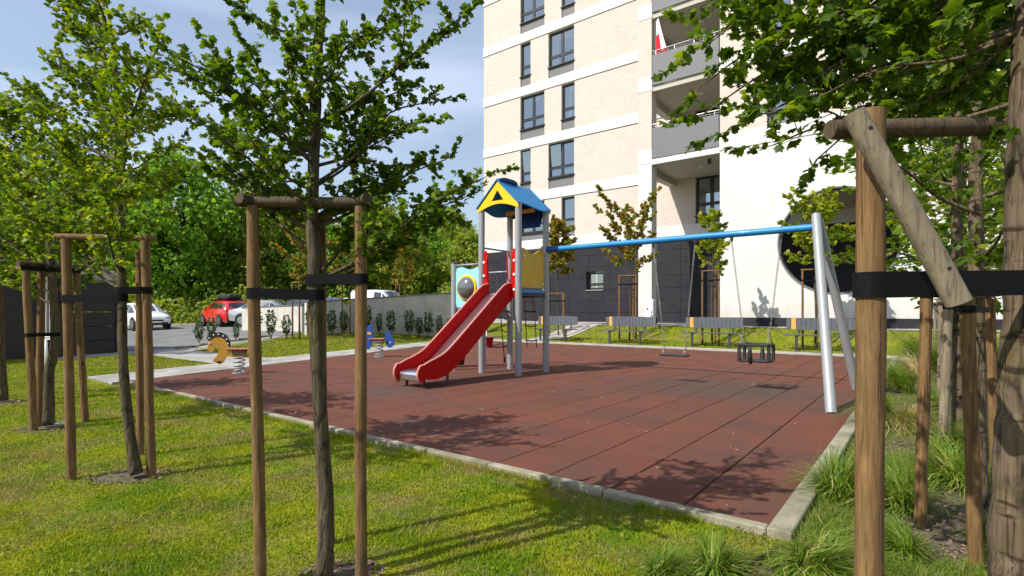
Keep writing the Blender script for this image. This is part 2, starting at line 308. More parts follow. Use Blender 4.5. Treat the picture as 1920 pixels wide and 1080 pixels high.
M['horse'] = mat('horse_yellow', (.44, .225, .02), .5, var=.1)
M['orange'] = mat('orange_board', (.75, .28, .04), .55, var=.06)
M['seat_red'] = mat('worn_red_brown_seat', (.36, .12, .06), .6, var=.15, vs=9)
M['brown'] = mat('brown_board', (.16, .09, .07), .6, var=.15)
M['red'] = mat('red_plastic', (.44, .003, .003), .5, spec=.12, var=.08, vs=3)
M['rededge'] = mat('worn_red_edge', (.60, .22, .18), .6)
M['aqua'] = mat('light_blue_board', (.26, .58, .70), .5, var=.05)
M['bubble'] = mat('bubble_window', (.20, .21, .21), .12, .55, coat=.5)
M['rubber'] = mat('black_rubber', (.014, .014, .015), .6, var=.2)
M['rope_r'] = mat('red_rope', (.35, .05, .06), .8); M['rope'] = mat('dark_rope', (.03, .03, .035), .8)
M['white'] = mat('white_plastic', (.75, .75, .74), .4); M['black'] = mat('black_paint', (.01, .01, .012), .5)
M['chain'] = mat('chain_steel', (.35, .34, .33), .4, .9)
M['board_dark'] = mat('dark_boards', (.017, .017, .018), .6, var=.2, vs=3, stretch=(.4, .4, 4), bump=.1, bs=40)
M['slat'] = mat('bench_slat', (.085, .093, .108), .6, var=.1, vs=8); M['slat_o'] = mat('orange_slat', (.72, .33, .07), .6, var=.08, vs=8)
M['bench_metal'] = mat('bench_metal', (.045, .05, .052), .5, .3); M['seatboard'] = mat('bench_seat', (.06, .065, .06), .6, var=.15, vs=8)
M['tyre'] = mat('tyre', (.012, .012, .012), .85); M['rim'] = mat('alloy_rim', (.5, .5, .52), .3, .9)
M['carglass'] = mat('car_glass', (.012, .016, .02), .06, 0, 1.0, coat=.6); M['lamp_r'] = mat('rear_lamp', (.35, .01, .01), .2); M['lamp_w'] = mat('head_lamp', (.35, .37, .45), .1, .4)
M['plate'] = mat('number_plate', (.7, .7, .68), .5); M['carblack'] = mat('car_trim', (.015, .015, .016), .5)
for k, c in dict(red=(.62, .010, .014), white=(.78, .78, .77), silver=(.42, .44, .46), teal=(.04, .09, .11), blue=(.05, .08, .16)).items():
    M['paint_'+k] = mat('car_paint_'+k, c, .25, .0 if k in ('red', 'white') else .4, coat=.8)
M['flag_w'] = mat('flag_white', (.8, .8, .8), .9); M['flag_r'] = mat('flag_red', (.6, .01, .03), .9)
M['litter'] = mat('blue_plastic', (.10, .35, .60), .3, col2=(.55, .7, .8), vs=20)

def glassmat():
    m = bpy.data.materials.new('window_glass'); m.use_nodes = True; n = m.node_tree.nodes; l = m.node_tree.links; n.remove(n['Principled BSDF'])
    g = n.new('ShaderNodeBsdfGlossy'); g.inputs['Roughness'].default_value = .02; g.inputs['Color'].default_value = (.80, .92, 1, 1)
    t = n.new('ShaderNodeBsdfTransparent'); t.inputs[0].default_value = (.72, .78, .78, 1); f = n.new('ShaderNodeFresnel'); f.inputs[0].default_value = 3.8
    x = n.new('ShaderNodeMixShader'); l.new(f.outputs[0], x.inputs[0]); l.new(t.outputs[0], x.inputs[1]); l.new(g.outputs[0], x.inputs[2]); l.new(x.outputs[0], n['Material Output'].inputs[0]); return m
M['glass'] = glassmat()
def tilemat(k):
    base = [(.136, .049, .031), (.128, .047, .031), (.117, .045, .031), (.146, .050, .030)][k]
    m = mat('rubber_tile_%s' % 'abcd'[k], tuple(c*.85 for c in base), .88, col2=tuple(min(1, c*1.2) for c in base), vs=150, bump=.6, bs=220, dirt=(.085, .050, .040), ds=.7, spec=.2, pos=True)
    n = m.node_tree.nodes; l = m.node_tree.links; b = n['Principled BSDF']; src = b.inputs['Base Color'].links[0].from_socket
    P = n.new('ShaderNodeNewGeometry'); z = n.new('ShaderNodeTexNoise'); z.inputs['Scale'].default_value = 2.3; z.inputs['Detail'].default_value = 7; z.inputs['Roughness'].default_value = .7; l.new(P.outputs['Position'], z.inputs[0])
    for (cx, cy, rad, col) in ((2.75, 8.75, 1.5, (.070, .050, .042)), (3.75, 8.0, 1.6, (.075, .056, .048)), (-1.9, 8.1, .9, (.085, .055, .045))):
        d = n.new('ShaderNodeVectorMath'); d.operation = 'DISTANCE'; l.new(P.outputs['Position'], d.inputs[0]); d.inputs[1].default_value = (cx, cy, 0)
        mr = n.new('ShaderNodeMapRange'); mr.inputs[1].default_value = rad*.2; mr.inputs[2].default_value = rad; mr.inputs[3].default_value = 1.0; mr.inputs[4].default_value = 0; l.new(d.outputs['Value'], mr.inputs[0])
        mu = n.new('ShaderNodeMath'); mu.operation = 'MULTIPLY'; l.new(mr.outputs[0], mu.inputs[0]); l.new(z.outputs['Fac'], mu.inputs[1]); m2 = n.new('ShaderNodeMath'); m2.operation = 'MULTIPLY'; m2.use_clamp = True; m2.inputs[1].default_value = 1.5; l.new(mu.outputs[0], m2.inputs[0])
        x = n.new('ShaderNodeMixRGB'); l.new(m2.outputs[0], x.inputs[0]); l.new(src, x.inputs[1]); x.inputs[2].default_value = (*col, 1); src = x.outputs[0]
    l.new(src, b.inputs['Base Color']); return m
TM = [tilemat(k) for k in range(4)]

# ------------------------------------------------------------------ ground sheets
def clip(poly, a, b, c):
    """keep the side a*x+b*y<=c"""
    out = []
    for i in range(len(poly)):
        p, q = poly[i], poly[(i+1) % len(poly)]; dp, dq = a*p[0]+b*p[1]-c, a*q[0]+b*q[1]-c
        if dp <= 0: out.append(p)
        if dp*dq < 0: t = dp/(dp-dq); out.append((p[0]+(q[0]-p[0])*t, p[1]+(q[1]-p[1])*t))
    return out
def inconvex(poly, cell):
    out = cell; n = len(poly); ar = sum(poly[i][0]*poly[(i+1) % n][1]-poly[(i+1) % n][0]*poly[i][1] for i in range(n))
    for i in range(n):
        p, q = poly[i], poly[(i+1) % n]; a, b = q[1]-p[1], p[0]-q[0]
        if ar < 0: a, b = -a, -b
        out = clip(out, a, b, a*p[0]+b*p[1])
        if len(out) < 3: return []
    return out
def sheet(name, poly, off, m, step=.5):
    """a ground sheet draped over the terrain; poly convex, in (u, v)"""
    mb = MB(); us = [p[0] for p in poly]; vv = [p[1] for p in poly]
    for i in range(int(min(us)//step), int(max(us)//step)+1):
        for j in range(int(min(vv)//step), int(max(vv)//step)+1):
            c = inconvex(poly, [(i*step, j*step), ((i+1)*step, j*step), ((i+1)*step, (j+1)*step), (i*step, (j+1)*step)])
            if len(c) < 3: continue
            mb.add([(*uv2w(*p), float(terrain(*p))+off) for p in c], [tuple(range(len(c)))[::-1]])
    o = mb.build(name, m); bm = bmesh.new(); bm.from_mesh(o.data); bmesh.ops.remove_doubles(bm, verts=bm.verts, dist=1e-4); bmesh.ops.recalc_face_normals(bm, faces=bm.faces)
    bm.faces.ensure_lookup_table()
    if bm.faces[0].normal.z < 0: bmesh.ops.reverse_faces(bm, faces=bm.faces)
    bm.to_mesh(o.data); bm.free(); o['kind'] = 'structure'; return o
# big ground: fine near, coarse far
mb = MB()
xs = sorted(set([-600, -300, -150, -90]+[round(-60+i*1.0, 2) for i in range(121)]+[90, 150, 300, 600]))
gu = xs; gv = sorted(set([-600, -300, -100, -40]+[round(-12+i*.5, 2) for i in range(125)]+[70, 100, 200, 400, 700]))
uu, vv_ = np.meshgrid(gu, gv, indexing='ij'); zz = terrain(uu, vv_)-.035
inpg = (uu > 1.2) & (vv_ > 3.7) & (vv_ < 16) & (uu < edge_u(vv_)-.7); zz = np.where(inpg, zz-.05, zz)
nv = len(gv); vs_ = [(*uv2w(gu[i], gv[j]), float(zz[i, j])) for i in range(len(gu)) for j in range(nv)]
fs_ = [(i*nv+j, i*nv+j+1, (i+1)*nv+j+1, (i+1)*nv+j) for i in range(len(gu)-1) for j in range(nv-1)]
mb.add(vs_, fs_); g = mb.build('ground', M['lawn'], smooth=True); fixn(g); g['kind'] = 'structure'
if g.data.polygons[0].normal.z < 0: g.data.flip_normals()

# planting bed on the right of the kerb
BED = [(.56, 3.0), (.56, 17.0), (-6, 17.0), (-6, -3.0), (1.2, -3.0), (1.05, 1.5)]
BED_A = [(.56, 3.06), (.56, 16.8), (-6, 16.8), (-6, 3.06)]; BED_B = [(.56, 3.06), (-6, 3.06), (-6, -3), (2.2, -3), (.98, 1.56)]
sheet('planting_bed', BED_A, -.030, M['soil']); sheet('planting_bed', BED_B, -.030, M['soil'])
# roads, parking, paths (u, v)
sheet('parking_road', [(18.2, 3.6), (60, 3.6), (60, 22), (24.2, 22), (19.3, 10.4)], -.02, M['asphalt'], 1.0)
sheet('kerb_path', [(17.0, 3.1), (18.4, 3.5), (19.6, 10.6), (18.6, 10.9), (17.6, 6.2)], -.016, M['paver'])
sheet('connecting_path', [(12.8, 5.6), (18.4, 5.5), (19.2, 6.9), (13.3, 7.2)], -.012, M['paver'])
sheet('building_path', [(-2, 20.6), (22.5, 20.6), (22.5, 25.0), (-2, 25.0)], -.012, M['paver'])
sheet('garden_path', [(12.2, 17.6), (13.4, 17.6), (12.6, 20.7), (11.2, 20.7)], -.010, M['paver'])
sheet('bench_path_base', [(-.2, 16.5), (15.0, 16.5), (15.3, 17.5), (-.2, 17.5)], -.028, M['joint'])
sheet('side_path_base', [(10.75, 2.9), (12.1, 2.9), (16.2, 17.5), (14.72, 17.5), (14.72, 16.5)], -.024, M['joint'])

# ------------------------------------------------------------------ pieces laid in a surface: rubber tiles and pavers
def pieces(rootname, piecename, poly, du, dv, gap, top, bot, mats, limit, jitter=0.0, stagger=False, org=(0, 0), drape=False, ang=0.0, cham=.004):
    root = empty(rootname); root['kind'] = 'structure'
    ca, sa = math.cos(ang), math.sin(ang); cells = []
    loc = [((p[0]-org[0])*ca+(p[1]-org[1])*sa, -(p[0]-org[0])*sa+(p[1]-org[1])*ca) for p in poly]
    i0, i1 = int(math.floor(min(p[0] for p in loc)/du)), int(math.ceil(max(p[0] for p in loc)/du)); j0, j1 = int(math.floor(min(p[1] for p in loc)/dv))-1, int(math.ceil(max(p[1] for p in loc)/dv))
    for i in range(i0, i1):
        for j in range(j0, j1):
            sft = (dv/2 if (stagger and i % 2) else 0)
            a0, b0 = i*du, j*dv+sft
            c = inconvex(loc, [(a0, b0), (a0+du, b0), (a0+du, b0+dv), (a0, b0+dv)])
            if len(c) < 3: continue
            cu = sum(p[0] for p in c)/len(c); cv = sum(p[1] for p in c)/len(c)
            c = [(cu+(p[0]-cu)*(1-2*gap/du), cv+(p[1]-cv)*(1-(3.4 if piecename == 'rubber_tile' else 2)*gap/dv)) for p in c]
            ctr = (org[0]+cu*ca-cv*sa, org[1]+cu*sa+cv*ca); w = uv2w(*ctr)
            d = max(w[1], .5); vis = 1/d**3 if (w[1] > 1.5 and abs(w[0]) < w[1]*1.02) else 1e-6/(d*d)
            cells.append((vis, ctr, w, [(org[0]+p[0]*ca-p[1]*sa, org[1]+p[0]*sa+p[1]*ca) for p in c], (i, j)))
    cells.sort(key=lambda q: -q[0]); rest = MB()
    for n, (vis, ctr, w, c, ij) in enumerate(cells):
        r = random.Random(ij[0]*7919+ij[1]); z0 = float(terrain(*ctr)) if drape else 0; tx, ty = (r.uniform(-jitter, jitter) for _ in range(2)); dz = r.uniform(-jitter, jitter)*.25
        k = len(c); pw = [uv2w(*p) for p in c]; zz_ = lambda p: top+dz+tx*(p[0]-w[0])+ty*(p[1]-w[1])+(tz(*p)-z0 if drape else 0)
        inn = [(w[0]+(p[0]-w[0])*(1-2*cham/du), w[1]+(p[1]-w[1])*(1-2*cham/dv)) for p in pw]
        V = [(p[0]-w[0], p[1]-w[1], zz_(p)) for p in inn]+[(p[0]-w[0], p[1]-w[1], zz_(p)-cham) for p in pw]+[(p[0]-w[0], p[1]-w[1], bot+(tz(*p)-z0 if drape else 0)) for p in pw]
        Fc = [tuple(range(k))]+[(i+k, (i+1) % k+k, (i+1) % k, i) for i in range(k)]+[(i+2*k, (i+1) % k+2*k, (i+1) % k+k, i+k) for i in range(k)]
        # orient upwards
        ar = sum(pw[i][0]*pw[(i+1) % k][1]-pw[(i+1) % k][0]*pw[i][1] for i in range(k))
        if ar < 0: Fc = [f[::-1] for f in Fc]
        mi = r.choices(range(len(mats)), [3, 2, 1.2, 1.4][:len(mats)])[0]
        if n < limit:
            q = MB(); q.add(V, Fc); o = q.build(piecename, mats[mi], root, loc=(w[0], w[1], z0))
        else:
            rest.mi = mi; rest.add([(p[0]+w[0], p[1]+w[1], p[2]+z0) for p in V], Fc)
    if rest.v:
        o = rest.build(piecename+'_field', mats, root); o['kind'] = 'stuff'
    return root
RED = [(.70, 3.25), (10.75, 3.25), (14.72, 16.5), (.70, 16.5)]
sheet('playground_base', RED, -.022, M['joint'], 1.0)
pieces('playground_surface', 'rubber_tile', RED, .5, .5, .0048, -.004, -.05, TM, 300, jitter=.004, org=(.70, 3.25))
PM = [mat('paver_%s' % n_, c_, .9, col2=tuple(x*1.25 for x in c_), vs=14, bump=.4, bs=110, dirt=tuple(x*.7 for x in c_), ds=1.1, pos=True) for n_, c_ in (('light', (.34, .325, .295)), ('mid', (.29, .28, .255)), ('dull', (.245, .24, .22)))]
pieces('side_path', 'paver', [(10.78, 3.0), (12.1, 3.0), (16.2, 17.5), (14.74, 16.62)], .22, .40, .004, .006, -.03, PM, 300, jitter=.003, stagger=True, org=(10.8, 3.0), ang=R(-16.6), drape=True)
pieces('bench_path', 'paver', [(-.2, 16.62), (14.7, 16.62), (15.0, 17.45), (-.2, 17.45)], .40, .208, .004, .006, -.03, PM, 220, jitter=.003, org=(-.2, 16.62), drape=True)

# kerb stones round the rubber surface
def kerbrun(root, p0, p1, width, side, top, bot, L=1.0):
    """side = +1: stone lies to the left of p0->p1 (in u,v turned to world)"""
    a = Vector((*uv2w(*p0), 0)); b = Vector((*uv2w(*p1), 0)); d = b-a; n = int(round(d.length/L)); t = d.normalized(); nn = Vector((-t.y, t.x, 0))*side
    for i in range(n):
        q = MB(); l0 = d.length/n; ce = a+t*(l0*(i+.5))+nn*(width/2); ang = math.atan2(t.y, t.x)+random.uniform(-.002, .002)
        q.box(-l0/2+.003, l0/2-.003, -width/2, width/2, bot, top+random.uniform(-.003, .003), c=.007)
        o = q.build('kerb_stone', M['kerb'], root, loc=ce); o.rotation_euler = (random.uniform(-.003, .003), 0, ang)
kr = empty('playground_kerb', label=None); kr['kind'] = 'structure'
kerbrun(kr, (.70, 3.25), (10.75, 3.25), .075, 1, .014, -.16)
kerbrun(kr, (.70, 3.175), (.70, 16.6), .125, -1, .016, -.16)
kerbrun(kr, (10.75, 3.25), (14.72, 16.5), .07, 1, .010, -.12)
kerbrun(kr, (14.72, 16.5), (.70, 16.5), .08, 1, .010, -.12)
kb = empty('parking_kerb'); kb['kind'] = 'structure'
def kerb_ground(root, A, B, n, w=.15, h=.10):
    A = Vector(A); B = Vector(B)
    for i in range(n):
        a = A.lerp(B, i/n); b = A.lerp(B, (i+1)/n); c = (a+b)/2; L = (b-a).length
        q = MB(); q.box(-L/2+.005, L/2-.005, -w/2, w/2, -.1, h, c=.01); o = q.build('kerb_stone', M['kerb'], root, loc=(c.x, c.y, tz(c.x, c.y))); o.rotation_euler = (0, 0, math.atan2(b.y-a.y, b.x-a.x))
kerb_ground(kb, G(300, 610), G(470, 607), 12); kerb_ground(kb, (*uv2w(19.0, 7.0), 0), (*uv2w(19.9, 10.6), 0), 5, h=.05)

# ------------------------------------------------------------------ apartment building (site frame: x = -u, y = v)
GZ = .62
bld = empty('apartment_building', (0, 0, 0), TH, 'tall cream brick apartment block with white bands, grey balconies and dark base', 'building')
def part(mb_, name, m, parent=bld, **k): return mb_.build(name, m, parent, **k)
YB, YF = 24.83, 21.5           # planes of the back facade and the front block
XL, XP = -21.4, -9.81          # left end of the facade, left face of the pier
ST = 3.07; BB = [4.70]+[7.43+ST*i for i in range(6)]     # undersides of the white bands
TOP = BB[-1]+.53
def facade(name, x0, x1, z0, z1, holes, y, m, depth=.22):
    """wall face at y (facing -y) with rectangular holes and their reveals"""
    q = MB(); X = sorted(set([x0, x1]+[h[k] for h in holes for k in (0, 1) if x0 < h[k] < x1])); Zs = sorted(set([z0, z1]+[h[k] for h in holes for k in (2, 3) if z0 < h[k] < z1]))
    for i in range(len(X)-1):
        for j in range(len(Zs)-1):
            cx, cz = (X[i]+X[i+1])/2, (Zs[j]+Zs[j+1])/2
            if any(h[0] < cx < h[1] and h[2] < cz < h[3] for h in holes): continue
            q.add([(X[i], y, Zs[j]), (X[i+1], y, Zs[j]), (X[i+1], y, Zs[j+1]), (X[i], y, Zs[j+1])], [(0, 1, 2, 3)])
    for a, b, c, d in holes:
        q.add([(a, y, c), (a, y, d), (a, y+depth, d), (a, y+depth, c)], [(0, 1, 2, 3)]); q.add([(b, y, c), (b, y, d), (b, y+depth, d), (b, y+depth, c)], [(3, 2, 1, 0)])
        q.add([(a, y, d), (b, y, d), (b, y+depth, d), (a, y+depth, d)], [(0, 1, 2, 3)]); q.add([(a, y, c), (b, y, c), (b, y+depth, c), (a, y+depth, c)], [(3, 2, 1, 0)])
    return part(q, name, m)
wr = random.Random(3)
def window(x0, x1, z0, z1, y, narrow=False, panel=None, tilt=False, curtain=None):
    """frame (part) with sub-parts pane, sill, curtain; y is the wall face"""
    f = .07; yy = y+.15; q = MB(); w = x1-x0; zt = z0+(z1-z0)*.30; ty = 0
    q.box(x0, x1, yy, yy+.07, z0, z0+f); q.box(x0, x1, yy, yy+.07, z1-f, z1); q.box(x0, x0+f, yy+.001, yy+.069, z0+f, z1-f); q.box(x1-f, x1, yy+.001, yy+.069, z0+f, z1-f)
    q.box(x0+f, x1-f, yy+.002, yy+.068, zt-.04, zt+.04)
    cols = [(x0+f, x1-f)]
    if not narrow: xm = (x0+x1)/2; q.box(xm-.045, xm+.045, yy+.003, yy+.067, z0+f, z1-f); cols = [(x0+f, xm-.045), (xm+.045, x1-f)]
    for a, b in cols:
        for c, d in ((z0+f, zt-.04), (zt+.04, z1-f)):
            for (e0, e1, g0, g1) in ((a, b, c, c+.03), (a, b, d-.03, d), (a, a+.03, c+.03, d-.03), (b-.03, b, c+.03, d-.03)): q.box(e0, e1, yy-.012, yy, g0, g1)
    fr = part(q, 'window', M['frame'])
    for n, (a, b) in enumerate(cols):
        for c, d in ((z0+f, zt-.04), (zt+.04, z1-f)):
            p = MB(); tl = .10 if (tilt and n == 0 and c > zt) else 0
            p.add([(a+.02, yy+.03, c+.02), (b-.02, yy+.03, c+.02), (b-.02, yy+.03-tl, d-.02), (a+.02, yy+.03-tl, d-.02)], [(0, 1, 2, 3)]); p.build('pane', M['glass'], fr)
    s = MB(); s.box(x0-.05, x1+.05, y-.05, yy, z0-.045, z0-.002); s.build('sill', M['frame'], fr)
    s = MB(); s.box(x0+.001, x1-.001, yy+.9, yy+.95, z0, z1); s.box(x0+.001, x1-.001, yy+.08, yy+.9, z0-.02, z0); s.build('room_back', M['room'], fr)
    k = curtain if curtain is not None else wr.choice([0, 0, 1, 1, 2])
    if k:
        cb = MB(); rngs = [(x0+.05, x1-.05)] if k == 2 else [(x0+.05, x0+w*.36), (x1-w*.3, x1-.05)]
        for a, b in rngs:
            n = max(6, int((b-a)/.05)); pts = [(a+(b-a)*i/n, yy+.16+(.02 if i % 2 else -.02)) for i in range(n+1)]; z_ = z0+.05 if wr.random() < .6 else z0+.5
            for i in range(n): cb.add([(pts[i][0], pts[i][1], z_), (pts[i+1][0], pts[i+1][1], z_), (pts[i+1][0], pts[i+1][1], z1-.04), (pts[i][0], pts[i][1], z1-.04)], [(0, 1, 2, 3)])
        cb.build('curtain', M['curtain'], fr)
    if panel is not None:
        s = MB(); s.box(x0-.0, x1+.0, y+.06, y+.14, panel, z0-.05); part(s, 'infill_panel', M['grey_panel'])
def xw(px, plane=0):
    a = (px-CX)/F
    if plane == 0: t = (5.9-25.07*a)/(.7906+.6124*a); return -(11.33+1.06*t)
    t = (5.1-21.7*a)/(.7906+.6124*a); return -(9.81+1.06*t)
colA_w = (xw(976), xw(1021)); colA_n = (xw(976), xw(995)); colB_w = (xw(1028.5), xw(1076.5)); colB_n = (xw(1053), xw(1077.5))
XE = -4.2    # where the back facade ends behind the front block (hidden beyond)
for i in range(len(BB)-1):
    zb0 = BB[i]+.53; zb1 = BB[i+1]; holes = []; odd = i % 2 == 0
    A, B_ = (colA_w, colB_n) if odd else (colA_n, colB_w); z0 = zb0+.60 if i else zb0+.42; z1 = zb1-.05
    for k, cc in enumerate((A, B_)): holes.append((cc[0], cc[1], zb0 + .0, z1))
    extra = [(-8.5, -7.1, (zb0+.0 if i else zb0), z1)] if i < 4 else []
    facade('wall', XL, 6.0, zb0, zb1, holes+extra, YB, M['brick'])
    for k, (a, b, c, d) in enumerate(holes): window(a, b, z0, z1, YB, narrow=(b-a) < .95, panel=c, tilt=(i == 1))
    for (a, b, c, d) in extra: window(a, b, (c+.35), d, YB, panel=c, curtain=2)
for z in BB:
    q = MB(); q.box(XL-.03, 6.0, YB-.03, YB+.1, z, z+.53, c=.008); part(q, 'band', M['band'])
    q = MB(); q.box(XL-.01, 6.0, YB-.012, YB+.05, z-.03, z-.001); part(q, 'band_joint', M['frame'])
q = MB(); q.add([(XL, YB, GZ-.6), (XL, YB+14, GZ-.6), (XL, YB+14, TOP), (XL, YB, TOP)], [(0, 1, 2, 3)]); q.add([(XL, YB, TOP), (XL, YB+14, TOP), (6, YB+14, TOP), (6, YB, TOP)], [(0, 1, 2, 3)]); part(q, 'side_wall', M['brick'])
# dark cladding below, as panels with open joints
SW = (xw(1100), xw(1131.5), 2.27, 3.25)
facade('base_wall', XL, 6.0, GZ-.6, 4.70, [SW], YB+.02, M['clad_joint'], .3)
px_ = XL; rows = [(GZ-.3, 1.12), (1.12, 1.72), (1.72, 2.32), (2.32, 2.92), (2.92, 3.52), (3.52, 4.12), (4.12, 4.67)]
while px_ < 5.0:
    x2 = px_+1.22
    for (a, b) in rows:
        cells = [(px_, x2, a, b)]
        if x2 > SW[0] and px_ < SW[1] and b > SW[2] and a < SW[3]:
            cells = [c for c in ((px_, min(x2, SW[0]), a, b), (max(px_, SW[1]), x2, a, b), (max(px_, SW[0]), min(x2, SW[1]), a, min(b, SW[2])), (max(px_, SW[0]), min(x2, SW[1]), max(a, SW[3]), b)) if c[1]-c[0] > .03 and c[3]-c[2] > .03]
        for c in cells:
            q = MB(); q.box(c[0]+.006, c[1]-.006, YB-.03+random.uniform(-.002, .002), YB+.01, c[2]+.006, c[3]-.006); part(q, 'cladding_panel', M['dark_clad'])
    px_ = x2
window(SW[0]+.02, SW[1]-.02, SW[2]+.05, SW[3]-.02, YB+.06, narrow=True, curtain=0)
q = MB(); q.box(SW[0]-.02, SW[1]+.02, YB-.07, YB+.1, SW[2]-.01, SW[2]+.035); part(q, 'sill', M['rail'])
# pier
X1 = XP+.60
for i, z in enumerate(BB[1:]):
    q = MB(); q.box(XP-.015, X1+.015, YF-.015, YF+.545, z, z+.60, c=.008); part(q, 'band', M['band'])
    zn = z+.60; ze = BB[i+2] if i+2 < len(BB) else zn
    if ze > zn: q = MB(); q.box(XP, X1, YF, YF+.53, zn+.001, ze-.001); part(q, 'pier', M['brick'])
q = MB(); q.box(XP, X1, YF, YF+.53, GZ+.28, BB[1]-.001); part(q, 'pier', M['render_white'])
q = MB(); q.box(XP-.012, X1+.012, YF-.012, YF+.542, GZ-.4, GZ+.279); part(q, 'pier_base', M['dark_clad'])
# balconies between pier and front block
XB0, XB1 = X1+.04, -6.41
for i in range(5):
    zf = BB[1]+ST*i-.05
    q = MB(); q.box(XP+.02, XB1-.002, YF+.03, YB-.04, zf, zf+.22); part(q, 'balcony_slab', M['soffit'])
    if i == 0: q = MB(); q.box(X1+.003, XB1-.003, YF-.02, YF+.028, zf-.02, zf+.20); part(q, 'slab_edge', M['band'])
    q = MB(); q.box(XB0, XB1-.03, YF-.04, YF+.025, zf+.225, zf+1.50, c=.006); part(q, 'parapet', M['parapet'])
    q = MB(); q.box(XP+.03, XP+.10, YF+.56, YB-.05, zf+.225, zf+1.40); part(q, 'side_parapet', M['soffit'])
    q = MB(); q.tube([(XB0, YF, zf+1.66), (XB1-.03, YF, zf+1.66)], .022, 8); q.tube([(XB0, YF, zf+1.57), (XB1-.03, YF, zf+1.57)], .010, 6)
    for k in range(4): xk = XB0+.15+(XB1-XB0-.35)*k/3; q.box(xk-.015, xk+.015, YF-.012, YF+.012, zf+1.49, zf+1.66)
    part(q, 'railing', M['rail'])
    q = MB(); q.box(XP+.04, XP+.38, YF+.54, YB-.045, zf-.28, zf-.003); part(q, 'beam', M['soffit'])
    q = MB(); q.tube([(-7.6, YF+1.4, zf-.005), (-7.6, YF+1.4, zf-.06)], .10, 12); part(q, 'ceiling_lamp', M['white'])
q = MB(); q.box(-7.05, -6.93, YF+.5, YF+.62, BB[1]-.28, BB[1]-.1); part(q, 'wall_lamp', M['black'])
# front block: white wall with a round opening below, brick above
XR = 8.0; CXc, CZc, CR = -2.5, 3.64, 1.86; FZ0 = GZ+.33; FZ1 = BB[1]; NS = 72; TW = .42
q = MB(); sq = 2.3
for y, fl in ((YF, 0), (YF+TW, 1)):
    ring = []; out = []
    for k in range(NS):
        a = 2*math.pi*k/NS; c_, s_ = math.cos(a), math.sin(a); m_ = max(abs(c_), abs(s_)); ring.append((CXc+CR*c_, y, CZc+CR*s_)); out.append((CXc+sq*c_/m_, y, CZc+sq*s_/m_))
    q.add(ring+out, [((k, k+NS, (k+1) % NS+NS, (k+1) % NS) if not fl else (k, (k+1) % NS, (k+1) % NS+NS, k+NS)) for k in range(NS)])
    for (a, b, c, d) in ((XB1, CXc-sq, FZ0, FZ1), (CXc+sq, XR, FZ0, FZ1), (CXc-sq, CXc+sq, FZ0, CZc-sq), (CXc-sq, CXc+sq, CZc+sq, FZ1)):
        q.add([(a, y, c), (b, y, c), (b, y, d), (a, y, d)], [(0, 1, 2, 3)])
q.add([(XB1, YF, GZ), (XB1, YF+TW, GZ), (XB1, YF+TW, FZ1), (XB1, YF, FZ1)], [(0, 1, 2, 3)])
part(q, 'screen_wall', M['render_white'])
q = MB(); pr = []
for y in (YF-.03, YF+TW+.02):
    for r_ in (CR-.001, CR-.05): pr += [(CXc+r_*math.cos(2*math.pi*k/NS), y, CZc+r_*math.sin(2*math.pi*k/NS)) for k in range(NS)]
fsx = []
for k in range(NS):
    n = (k+1) % NS; fsx += [(k, n, NS+n, NS+k), (2*NS+k, 3*NS+k, 3*NS+n, 2*NS+n), (NS+k, NS+n, 3*NS+n, 3*NS+k), (k, 2*NS+k, 2*NS+n, n)]
q.add(pr, fsx); o = part(q, 'opening_reveal', M['parapet'], smooth=False); fixn(o)
q = MB(); q.box(XB1-.012, XR, YF-.014, YF+TW+.01, GZ-.4, FZ0-.003, c=0); part(q, 'plinth', M['dark_clad'])
for k in range(9): pass
q = MB(); q.box(XB1-.02, XR, YF-.03, YF+.3, BB[1], BB[1]+.60, c=.008); part(q, 'band', M['band'])
q = MB(); q.box(XB1, XR, YF+.31, YB-.05, BB[1]+.001, BB[1]+.2); part(q, 'ceiling', M['soffit'])
q = MB(); q.box(XR-.2, XR-.01, YF+TW+.01, YB-.03, GZ-.4, BB[1]); part(q, 'end_wall', M['render_white'])
for i in range(1, len(BB)-1):
    z0 = BB[i]+.60; z1 = BB[i+1]; holes = []
    for k in range(3):
        a = xw(1438, 1)+k*4.4; w_ = 1.35 if (i+k) % 2 else .8; holes.append((a, a+w_, z0, z1-.05))
    facade('wall', XB1, XR, z0, z1, holes, YF, M['brick'])
    for (a, b, c, d) in holes: window(a, b, c+.5, d, YF, narrow=(b-a) < .95, panel=c)
    q = MB(); q.box(XB1-.02, XR, YF-.03, YF+.1, z1, z1+.60, c=.008); part(q, 'band', M['band'])
    q = MB(); q.box(XB1-.005, XR, YF-.012, YF+.05, z1-.03, z1-.001); part(q, 'band_joint', M['frame'])
q = MB(); q.add([(XB1, YF+.001, BB[1]+.2), (XB1, YB, BB[1]+.2), (XB1, YB, TOP), (XB1, YF+.001, TOP)], [(0, 1, 2, 3)]); q.add([(XB1, YF, TOP), (XB1, YB, TOP), (XR, YB, TOP), (XR, YF, TOP)], [(0, 1, 2, 3)])
q.add([(XR, YF, 0), (XR, YB+14, 0), (XR, YB+14, TOP), (XR, YF, TOP)], [(0, 1, 2, 3)]); part(q, 'side_wall', M['brick'])
